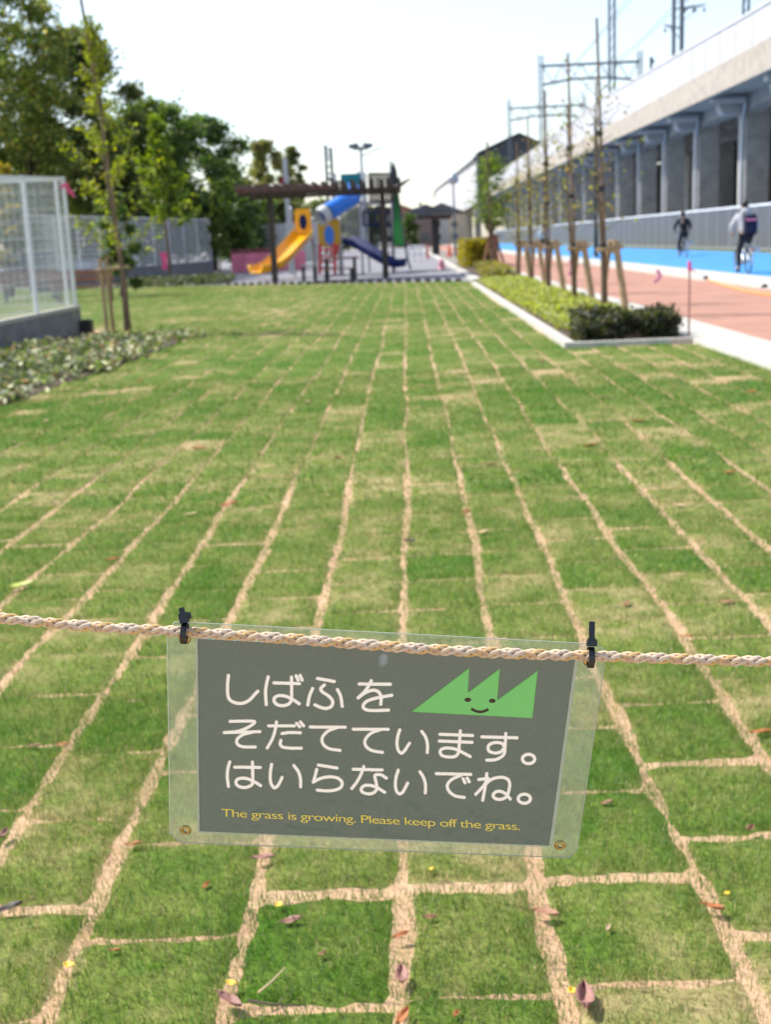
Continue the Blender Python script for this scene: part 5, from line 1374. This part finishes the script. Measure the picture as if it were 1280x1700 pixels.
# ================================================================== LAMPS, SHELTER, FAR THINGS
def lamp(px, py, Y, ytop, label, m, head='globe', name='street_lamp'):
    p = AY(px, py, Y); zt_ = AY(px, ytop, Y).z
    root = empty(name, (p.x, Y, 0), label, 'street lamp')
    b = MB(); b.lathe((p.x, Y, 0), [(.16, 0), (.16, .06), (.11, .12), (.09, 1.2), (.075, 1.25), (.06, zt_)], 12); b.build('pole', m, root)
    b = MB()
    if head == 'globe': b.lathe((p.x, Y, zt_), [(.06, -.05), (.26, 0), (.38, .15), (.42, .38), (.33, .62), (.12, .75), (0, .78)], 14)
    else: b.lathe((p.x, Y, zt_), [(.05, -.1), (.10, 0), (.42, .02), (.46, .09), (.30, .20), (0, .24)], 16)
    b.build('lamp_head', M['galv'] if head == 'globe' else M['white'], root, True); fix(root)
lamp(990, 429, 60.5, 208, 'dark green street lamp with a pale disc head beside the blue path', M['lamp_green'], 'disc')
lamp(756, 418, 92, 305, 'grey street lamp with a round head left of the dark station shed', M['mast'])
fl = empty('floodlight_mast', (at_px(606, 125), 125, 0), 'tall pale floodlight mast with a ring of lamps behind the play tower', 'floodlight')
fxp = at_px(606, 125); fz = AY(606, 242, 125).z
b = MB(); b.tube([(fxp, 125, 0), (fxp, 125, fz)], [.24, .14], 8); b.build('pole', M['galv'], fl)
b = MB(); b.lathe((fxp, 125, fz-.4), [(.2, 0), (.8, .05), (.85, .15), (.2, .2)], 12); b.build('crown_ring', M['mast'], fl)
for a in range(6):
    c = Vector((fxp+.95*math.cos(a*1.047), 125+.95*math.sin(a*1.047), fz)); b = MB(); b.box(c, (.5, .3, .42), a*1.047); b.build('floodlight', M['mast'], fl)
b = MB(); b.beam((fxp, 125, fz-1), (fxp+2.1, 125, fz-.2), .12, .12); b.build('bracket_arm', M['mast'], fl); fix(fl)
an = empty('antenna_tower', (at_px(553, 130), 130, 0), 'pair of antenna poles with short cross bars behind the pergola', 'antenna')
for px, yt in ((548, 240), (557, 247)):
    x = at_px(px, 130); b = MB(); b.tube([(x, 130, 0), (x, 130, AY(px, yt, 130).z)], .16, 7); b.build('pole', M['mast'], an)
b = MB(); x0_, x1_ = at_px(548, 130), at_px(560, 130)
for yy in (246, 252, 258, 264, 276, 288): z = AY(553, yy, 130).z; b.beam((x0_, 130, z), (x1_, 130, z), .10, .14)
b.build('cross_bar', M['mast'], an); fix(an)
# flat roofed shelter
Ysh = 98; rs_ = empty('shelter', (at_px(722, Ysh), Ysh, 0), 'dark flat roofed shelter on a single row of posts down the plaza', 'shelter')
a = AY(692, 361, Ysh); c = AY(748, 361, Ysh)
b = MB(); b.bbox((a.x, Ysh-2, a.z-.22), (c.x, Ysh+4, a.z)); b.bbox((a.x-.1, Ysh-2.1, a.z), (c.x+.1, Ysh+4.1, a.z+.10)); b.build('roof', M['brown_steel'], rs_)
for px, yy in ((722, 0), (725, 3)):
    x = at_px(px, Ysh+yy); b = MB(); b.bbox((x-.22, Ysh+yy-.2, 0), (x+.22, Ysh+yy+.2, a.z-.225)); b.build('post', M['dark_steel'], rs_)
fix(rs_)
def cone(px, py, Y, label, k=1.0):
    p = AY(px, py, Y); root = empty('traffic_cone', (p.x, Y, 0), label, 'traffic cone', 'traffic cones on the plaza')
    b = MB(); b.lathe((p.x, Y, 0), [(.0, .03), (.24, .0), (.24, .03), (.15, .05), (.05, .68*k), (.03, .72*k), (0, .72*k)], 14); b.build('body', M['orange'], root)
    b = MB(); b.lathe((p.x, Y, 0), [(.118, .27), (.080, .47)], 14); b.build('band', M['white'], root); fix(root)
cone(709, 414, 84, 'orange cone left of the shelter post', 1.3); cone(746, 413, 86, 'orange cone right of the shelter post', 1.3)
pb = AY(733, 437, 52.5); b = MB(); b.lathe((pb.x, 52.5, 0), [(.0, .36), (.10, .36), (.13, .30), (.14, .05), (.18, 0)], 12); b.lathe((pb.x, 52.5, .36), [(.05, .06), (.06, 0)], 8)
tag(b.build('pink_bucket', mat('light pink plastic', (.75, .30, .36), .5, .05, 6)), 'small pink marker standing on the grey plaza in front of the shelter', 'marker')
for i, (px, lab) in enumerate([(688, 'pale steel bollard frame at the right of the green climbing plate'), (697, 'second pale steel bollard frame, nearer the shelter')]):
    p = AY(px, 421, 72); b = MB(); b.tube([(p.x-.35, 72, 0), (p.x-.35, 72, .8), (p.x-.3, 72, .9), (p.x+.3, 72, .9), (p.x+.35, 72, .8), (p.x+.35, 72, 0)], .045, 8); b.tube([(p.x-.35, 72, .45), (p.x+.35, 72, .45)], .035, 6)
    tag(b.build('bicycle_barrier', M['white_steel']), lab, 'barrier', 'steel barriers on the plaza')
# houses and trees down the far end
def house(px, Y, w_, d_, h_, label, wall, rf):
    x = at_px(px, Y); root = empty('house', (x, Y, 0), label, 'house', 'houses at the far end')
    b = MB(); b.bbox((x-w_/2, Y, 0), (x+w_/2, Y+d_, h_)); b.build('wall', wall, root)
    b = MB(); b.prism([(x-w_/2-.4, Y-.4, h_+.002), (x+w_/2+.4, Y-.4, h_+.002), (x, Y-.4, h_+w_*.22)], (0, d_+.8, 0)); b.build('roof', rf, root)
    for fx_ in (-.25, .25):
        for z in (1.6, 4.4):
            if z < h_-1: b = MB(); b.bbox((x+w_*fx_-.7, Y-.06, z-.6), (x+w_*fx_+.7, Y-.005, z+.6)); b.build('window', M['glass'], root)
    fix(root)
house(668, 240, 9, 9, 6.0, 'brown roofed house directly behind the green climbing plate', M['wallA'], M['wood_dk'])
house(690, 215, 7, 8, 5.0, 'grey roofed house between the tower and the shelter', mat('brown render', (.22, .16, .14), .85, .1, 1), M['roof'])
house(708, 270, 10, 9, 6.5, 'pale house with a grey roof behind the left end of the shelter', M['wallA'], M['roof'])
house(735, 300, 12, 9, 7.0, 'cream house seen under the shelter roof', mat('cream render', (.55, .48, .38), .85, .08, 1), M['roof'])
house(630, 260, 12, 9, 6.0, 'grey house mostly hidden behind the play tower', mat('grey render', (.35, .35, .37), .85, .08, 1), M['roof'])
big_tree('dark far tree between the distant houses', at_px(682, 190), 190, 5.2, 2.2, 1.5, dk, 2500, .4, group='far trees down the plaza', blobs=10, zlow=.8)
big_tree('dark far tree behind the play tower', at_px(600, 170), 170, 6.0, 4.0, 1.5, dk+ol, 4000, .45, group='far trees down the plaza', blobs=14, zlow=.8)
big_tree('far tree behind the white hoarding', at_px(540, 150), 150, 6.5, 3.6, 1.5, dk+ol, 4000, .42, group='far trees down the plaza', blobs=14, zlow=.8)
up2 = MB(); x = at_px(700, 260); up2.tube([(x, 260, 0), (x, 260, AY(700, 335, 260).z)], .25, 6); up2.beam((x-1.2, 260, AY(700, 345, 260).z), (x+1.2, 260, AY(700, 345, 260).z), .2, .2)
tag(up2.build('utility_pole', M['mast']), 'distant utility pole above the houses left of the shelter', 'utility pole')

# ================================================================== PEOPLE AND BICYCLES
def skin(name, P, Ed, rad, m, parent, T, rooti=0, sub=1):
    me = bpy.data.meshes.new(name); me.from_pydata([tuple(T(p)) for p in P], Ed, []); me.update()
    o = bpy.data.objects.new(name, me); col.objects.link(o); me.materials.append(m)
    md = o.modifiers.new('Skin', 'SKIN'); md.use_smooth_shade = True
    for i, v in enumerate(me.skin_vertices[0].data):
        r_ = rad[i]; v.radius = (r_, r_) if not hasattr(r_, '__len__') else r_; v.use_root = (i == rooti)
    s = o.modifiers.new('Sub', 'SUBSURF'); s.levels = sub; s.render_levels = sub
    o.parent = parent; o.matrix_parent_inverse = Matrix.Translation(-parent.location); return o
def person(loc, rz, label, J, cl_top, cl_leg, hood=None, hairlong=False, scale=1.0):
    """J: joint dict in local metres (x right, y forward, z up)"""
    mt = Matrix.Rotation(rz, 3, 'Z'); L = Vector(loc); T = lambda p: L+mt @ (Vector(p)*scale)
    root = empty('person', loc, label, 'person')
    j = {k: Vector(v) for k, v in J.items()}
    pel, ch, nk, hd = j['pelvis'], j['chest'], j['neck'], j['head']
    P = [pel, pel.lerp(ch, .5), ch, nk, nk.lerp(hd, .45), hd, hd+Vector((0, .01, .085))]; Ed = [(0, 1), (1, 2), (2, 3), (3, 4), (4, 5), (5, 6)]; rad = [(.15, .11), (.13, .10), (.16, .11), .06, .055, (.078, .095), (.066, .08)]
    for s in ('l', 'r'):
        b = len(P); sh_, el, wr = j[s+'sh'], j[s+'el'], j[s+'wr']; hn = wr+(wr-el).normalized()*.09
        P += [sh_, el, wr, hn]; Ed += [(2, b), (b, b+1), (b+1, b+2), (b+2, b+3)]; rad += [.062, .045, .032, (.042, .022)]
        f0 = len(P)
        fd = (wr-el).normalized(); sd_ = fd.cross(Vector((0, 0, 1))); sd_ = sd_.normalized() if sd_.length > .01 else Vector((1, 0, 0)); dn = Vector((0, 0, -1))
        for q, (o_, ln) in enumerate([(-.030, .066), (-.010, .075), (.010, .070), (.028, .055)]):
            a = hn+sd_*o_+fd*.01; P += [a, a+fd*ln*.55+dn*.012, a+fd*ln*.75+dn*.045]; k = len(P); Ed += [(b+3, k-3), (k-3, k-2), (k-2, k-1)]; rad += [.010, .009, .008]
        a = wr+fd*.035+sd_*(-.045 if s == 'r' else .045); P += [a, a+fd*.035+dn*.02]; k = len(P); Ed += [(b+2, k-2), (k-2, k-1)]; rad += [.012, .010]
        b = len(P); hp, kn, an_, to = j[s+'hp'], j[s+'kn'], j[s+'an'], j[s+'to']
        P += [hp, kn, an_, to]; Ed += [(0, b), (b, b+1), (b+1, b+2), (b+2, b+3)]; rad += [.088, .056, .038, .03]
    skin('body', P, Ed, rad, M['skin'], root, T)
    fwd = Vector((0, 1, 0)); hc = hd+Vector((0, .01, .05))
    def ball(name, c, r, m, n=12):
        b = MB(); pr = [(max(0, math.sin(math.pi*i/10)), -math.cos(math.pi*i/10)) for i in range(11)]
        b.lathe((0, 0, 0), pr, n); b.v = [tuple(T(Vector(c)+Vector((v[0]*r[0], v[1]*r[1], v[2]*r[2])))) for v in b.v]; return b.build(name, m, root, True)
    ball('hair', hc+Vector((0, -.022, .028)), (.092, .098, .105), M['hair'])
    if hairlong: ball('hair', hc+Vector((0, -.06, -.06)), (.075, .06, .11), M['hair'])
    for sx in (-.034, .034): ball('eye', hc+Vector((sx, .098, .0)), (.012, .008, .008), M['hair'])
    ball('nose', hc+Vector((0, .108, -.03)), (.014, .02, .022), M['skin'])
    for sx in (-.088, .088): ball('ear', hc+Vector((sx, -.005, -.02)), (.014, .025, .034), M['skin'])
    ball('mouth', hc+Vector((0, .093, -.068)), (.024, .008, .008), M['red'])
    # clothes
    P = [pel+Vector((0, 0, .0)), pel.lerp(ch, .5), ch, nk+Vector((0, 0, -.03))]; Ed = [(0, 1), (1, 2), (2, 3)]; rad = [(.185, .14), (.175, .135), (.195, .145), (.085, .085)]
    for s in ('l', 'r'):
        b = len(P); sh_, el, wr = j[s+'sh'], j[s+'el'], j[s+'wr']; P += [sh_, el, el.lerp(wr, .92)]; Ed += [(2, b), (b, b+1), (b+1, b+2)]; rad += [.088, .068, .050]
    skin('jacket', P, Ed, rad, cl_top, root, T)
    if hood: ball('hood', nk+Vector((0, -.07, .0)), (.14, .085, .10), hood)
    P = [pel+Vector((0, 0, -.02))]; Ed = []; rad = [(.165, .13)]
    for s in ('l', 'r'):
        b = len(P); hp, kn, an_ = j[s+'hp'], j[s+'kn'], j[s+'an']; P += [hp, kn, kn.lerp(an_, .93)]; Ed += [(0, b), (b, b+1), (b+1, b+2)]; rad += [.108, .080, .062]
    skin('trousers', P, Ed, rad, cl_leg, root, T)
    for s in ('l', 'r'):
        an_, to = j[s+'an'], j[s+'to']; skin('shoe', [an_+Vector((0, -.04, -.03)), an_.lerp(to, .5)+Vector((0, 0, -.015)), to], [(0, 1), (1, 2)], [(.05, .05), (.045, .04), (.035, .028)], M['black'], root, T)
    fix(root)
def bicycle(loc, rz, label, paint, basket=True):
    mt = Matrix.Rotation(rz, 3, 'Z'); L = Vector(loc); T = lambda p: L+mt @ Vector(p)
    root = empty('bicycle', loc, label, 'bicycle')
    def wheel(y):
        b = MB(); k = 22
        b.tube([T((0, y+.31*math.cos(2*math.pi*i/k), .33+.31*math.sin(2*math.pi*i/k))) for i in range(k+1)], .021, 6, False); w_ = b.build('wheel', M['black'], root, True)
        b = MB(); b.tube([T((0, y+.285*math.cos(2*math.pi*i/k), .33+.285*math.sin(2*math.pi*i/k))) for i in range(k+1)], .011, 5, False)
        for i in range(14): a = i*2*math.pi/14; b.tube([T((0, y, .33)), T((0, y+.28*math.cos(a), .33+.28*math.sin(a)))], .0025, 3, False)
        b.tube([T((-.05, y, .33)), T((.05, y, .33))], .03, 8); b.build('rim', M['galv'], w_)
    wheel(.33); wheel(1.40)
    b = MB()
    for p, q in [((0, .33, .33), (0, .76, .30)), ((0, .76, .30), (0, .62, .85)), ((0, .76, .30), (0, 1.24, .68)), ((0, .70, .52), (0, 1.22, .78)), ((0, .33, .33), (0, .66, .70)), ((0, 1.26, .62), (0, 1.20, .98)), ((-.05, 1.40, .33), (-.05, 1.27, .64)), ((.05, 1.40, .33), (.05, 1.27, .64))]: b.tube([T(p), T(q)], .02, 7)
    b.build('frame', paint, root)
    b = MB(); b.tube([T((-.29, .98, 1.03)), T((-.26, 1.12, 1.05)), T((0, 1.20, 1.0)), T((.26, 1.12, 1.05)), T((.29, .98, 1.03))], .014, 6); b.build('handlebar', M['galv'], root)
    b = MB(); b.prism([T((-.09, .48, .88)), T((.09, .48, .88)), T((.035, .78, .89)), T((-.035, .78, .89))], (0, 0, .06)); b.build('saddle', M['black'], root)
    b = MB(); b.tube([T((-.06, .76, .30)), T((.06, .76, .30))], .07, 10); b.tube([T((-.10, .76, .30)), T((-.10, .74, .14))], .012, 5); b.tube([T((.10, .76, .30)), T((.10, .78, .46))], .012, 5); b.box(T((-.14, .74, .14)), (.10, .08, .025), rz); b.box(T((.14, .78, .46)), (.10, .08, .025), rz); b.build('crank', M['galv'], root)
    b = MB(); k = 14; arc = [T((0, .33+.355*math.cos(a), .33+.355*math.sin(a))) for a in np.linspace(.4, 3.4, k)]; b.tube(arc, .022, 5); b.build('mudguard', M['galv'], root)
    b = MB(); b.box(T((0, .24, .73)), (.14, .40, .02), rz); b.beam(T((0, .10, .72)), T((0, .33, .34)), .012, .012); b.build('carrier', M['galv'], root)
    b = MB(); b.lathe(T((0, .0, .62)), [(0, -.02), (.035, -.015), (.035, .015), (0, .02)], 10, Matrix(((1, 0, 0), (0, 0, 1), (0, 1, 0)))); b.build('reflector', M['red'], root)
    if basket:
        b = MB()
        for z in (.80, .90, 1.0): b.tube([T(p) for p in [(-.17, 1.28, z), (.17, 1.28, z), (.17, 1.55, z), (-.17, 1.55, z), (-.17, 1.28, z)]], .006, 4)
        for x in np.linspace(-.17, .17, 6):
            for y in (1.28, 1.55): b.tube([T((x, y, .80)), T((x, y, 1.0))], .004, 4)
        b.build('basket', M['galv'], root)
    b = MB(); b.box(T((.24, .42, .60)), (.14, .12, .13), rz); b.box(T((.12, .42, .66)), (.14, .02, .02), rz); b.build('side_bag', M['white'], root)
    fix(root)
RIDE = dict(pelvis=(0, .60, .98), chest=(0, .74, 1.38), neck=(0, .79, 1.55), head=(0, .83, 1.66),
            lsh=(-.20, .75, 1.46), rsh=(.20, .75, 1.46), lel=(-.33, .84, 1.20), rel=(.33, .84, 1.20), lwr=(-.28, .96, 1.07), rwr=(.28, .96, 1.07),
            lhp=(-.10, .60, .94), rhp=(.10, .60, .94), lkn=(-.14, .84, .56), rkn=(.14, .96, .78), lan=(-.14, .70, .20), ran=(.14, .74, .49), lto=(-.14, .84, .15), rto=(.14, .90, .46))
g1 = G(1249, 455, .03); c1 = (g1.x, g1.y, .03)
GREYJ = mat('pale grey jacket', (.50, .52, .56), .85, .08, 8); NAVYT = mat('dark trousers', (.02, .022, .03), .85, .1, 8)
R1 = dict(RIDE); R1.update(lkn=(-.17, .66, .55), lan=(-.20, .52, .14), lto=(-.21, .66, .09), pelvis=(-.02, .58, 1.0), head=(-.0, .80, 1.69), neck=(0, .76, 1.57))
person(c1, 0, 'cyclist in a pale grey hooded jacket and dark trousers riding away on the blue path', R1, GREYJ, NAVYT, GREYJ)
bicycle(c1, 0, 'bicycle ridden by the cyclist in the pale grey jacket', M['galv'])
bpk = empty('backpack', (c1[0]+.06, c1[1]+.50, 1.3), 'dark navy backpack with a pink stripe on the back of the grey jacketed cyclist', 'backpack')
b = MB(); b.box((c1[0]+.07, c1[1]+.49, 1.25), (.33, .18, .42)); b.box((c1[0]+.07, c1[1]+.39, 1.17), (.25, .07, .22)); b.tube([(c1[0]-.06, c1[1]+.45, 1.46), (c1[0]+.07, c1[1]+.43, 1.49), (c1[0]+.2, c1[1]+.45, 1.46)], .05, 8)
o_ = b.build('bag', mat('navy cloth', (.012, .016, .05), .85, .1, 8), bpk); bv = o_.modifiers.new('b', 'BEVEL'); bv.width = .03; bv.segments = 3
b = MB(); b.box((c1[0]+.07, c1[1]+.385, 1.40), (.27, .03, .05)); b.build('stripe', MAG, bpk)
for sx in (-.09, .21): b = MB(); b.tube([(c1[0]+sx, c1[1]+.56, 1.48), (c1[0]+sx, c1[1]+.68, 1.56), (c1[0]+sx, c1[1]+.86, 1.44)], .022, 6); b.build('strap', M['black'], bpk)
fix(bpk)
g2 = G(1143, 427, .03); c2 = (g2.x, g2.y, .03)
person(c2, .05, 'cyclist dressed in black with bent arms farther along the blue path', RIDE, mat('black jacket', (.018, .018, .022), .85, .1, 8), NAVYT, None, True, 1.06)
bicycle(c2, .05, 'bicycle ridden by the cyclist dressed in black', M['dark_steel'])
g3 = G(904, 430, .012)
WALK = dict(pelvis=(0, 0, .93), chest=(0, .02, 1.30), neck=(0, .03, 1.47), head=(0, .05, 1.58), lsh=(-.19, .02, 1.39), rsh=(.19, .02, 1.39), lel=(-.26, -.08, 1.12), rel=(.26, .05, 1.12), lwr=(-.25, .05, .90), rwr=(.25, .22, .95),
            lhp=(-.09, 0, .90), rhp=(.09, 0, .90), lkn=(-.10, .14, .50), rkn=(.10, -.02, .49), lan=(-.10, .16, .09), ran=(.10, -.24, .14), lto=(-.10, .31, .04), rto=(.10, -.12, .05))
person((g3.x, g3.y, .012), .1, 'person in a light blue top and dark trousers walking behind the saplings', WALK, mat('light blue shirt', (.42, .58, .68), .85, .06, 8), NAVYT, None, False)
for o in list(bpy.data.objects): fix(o)
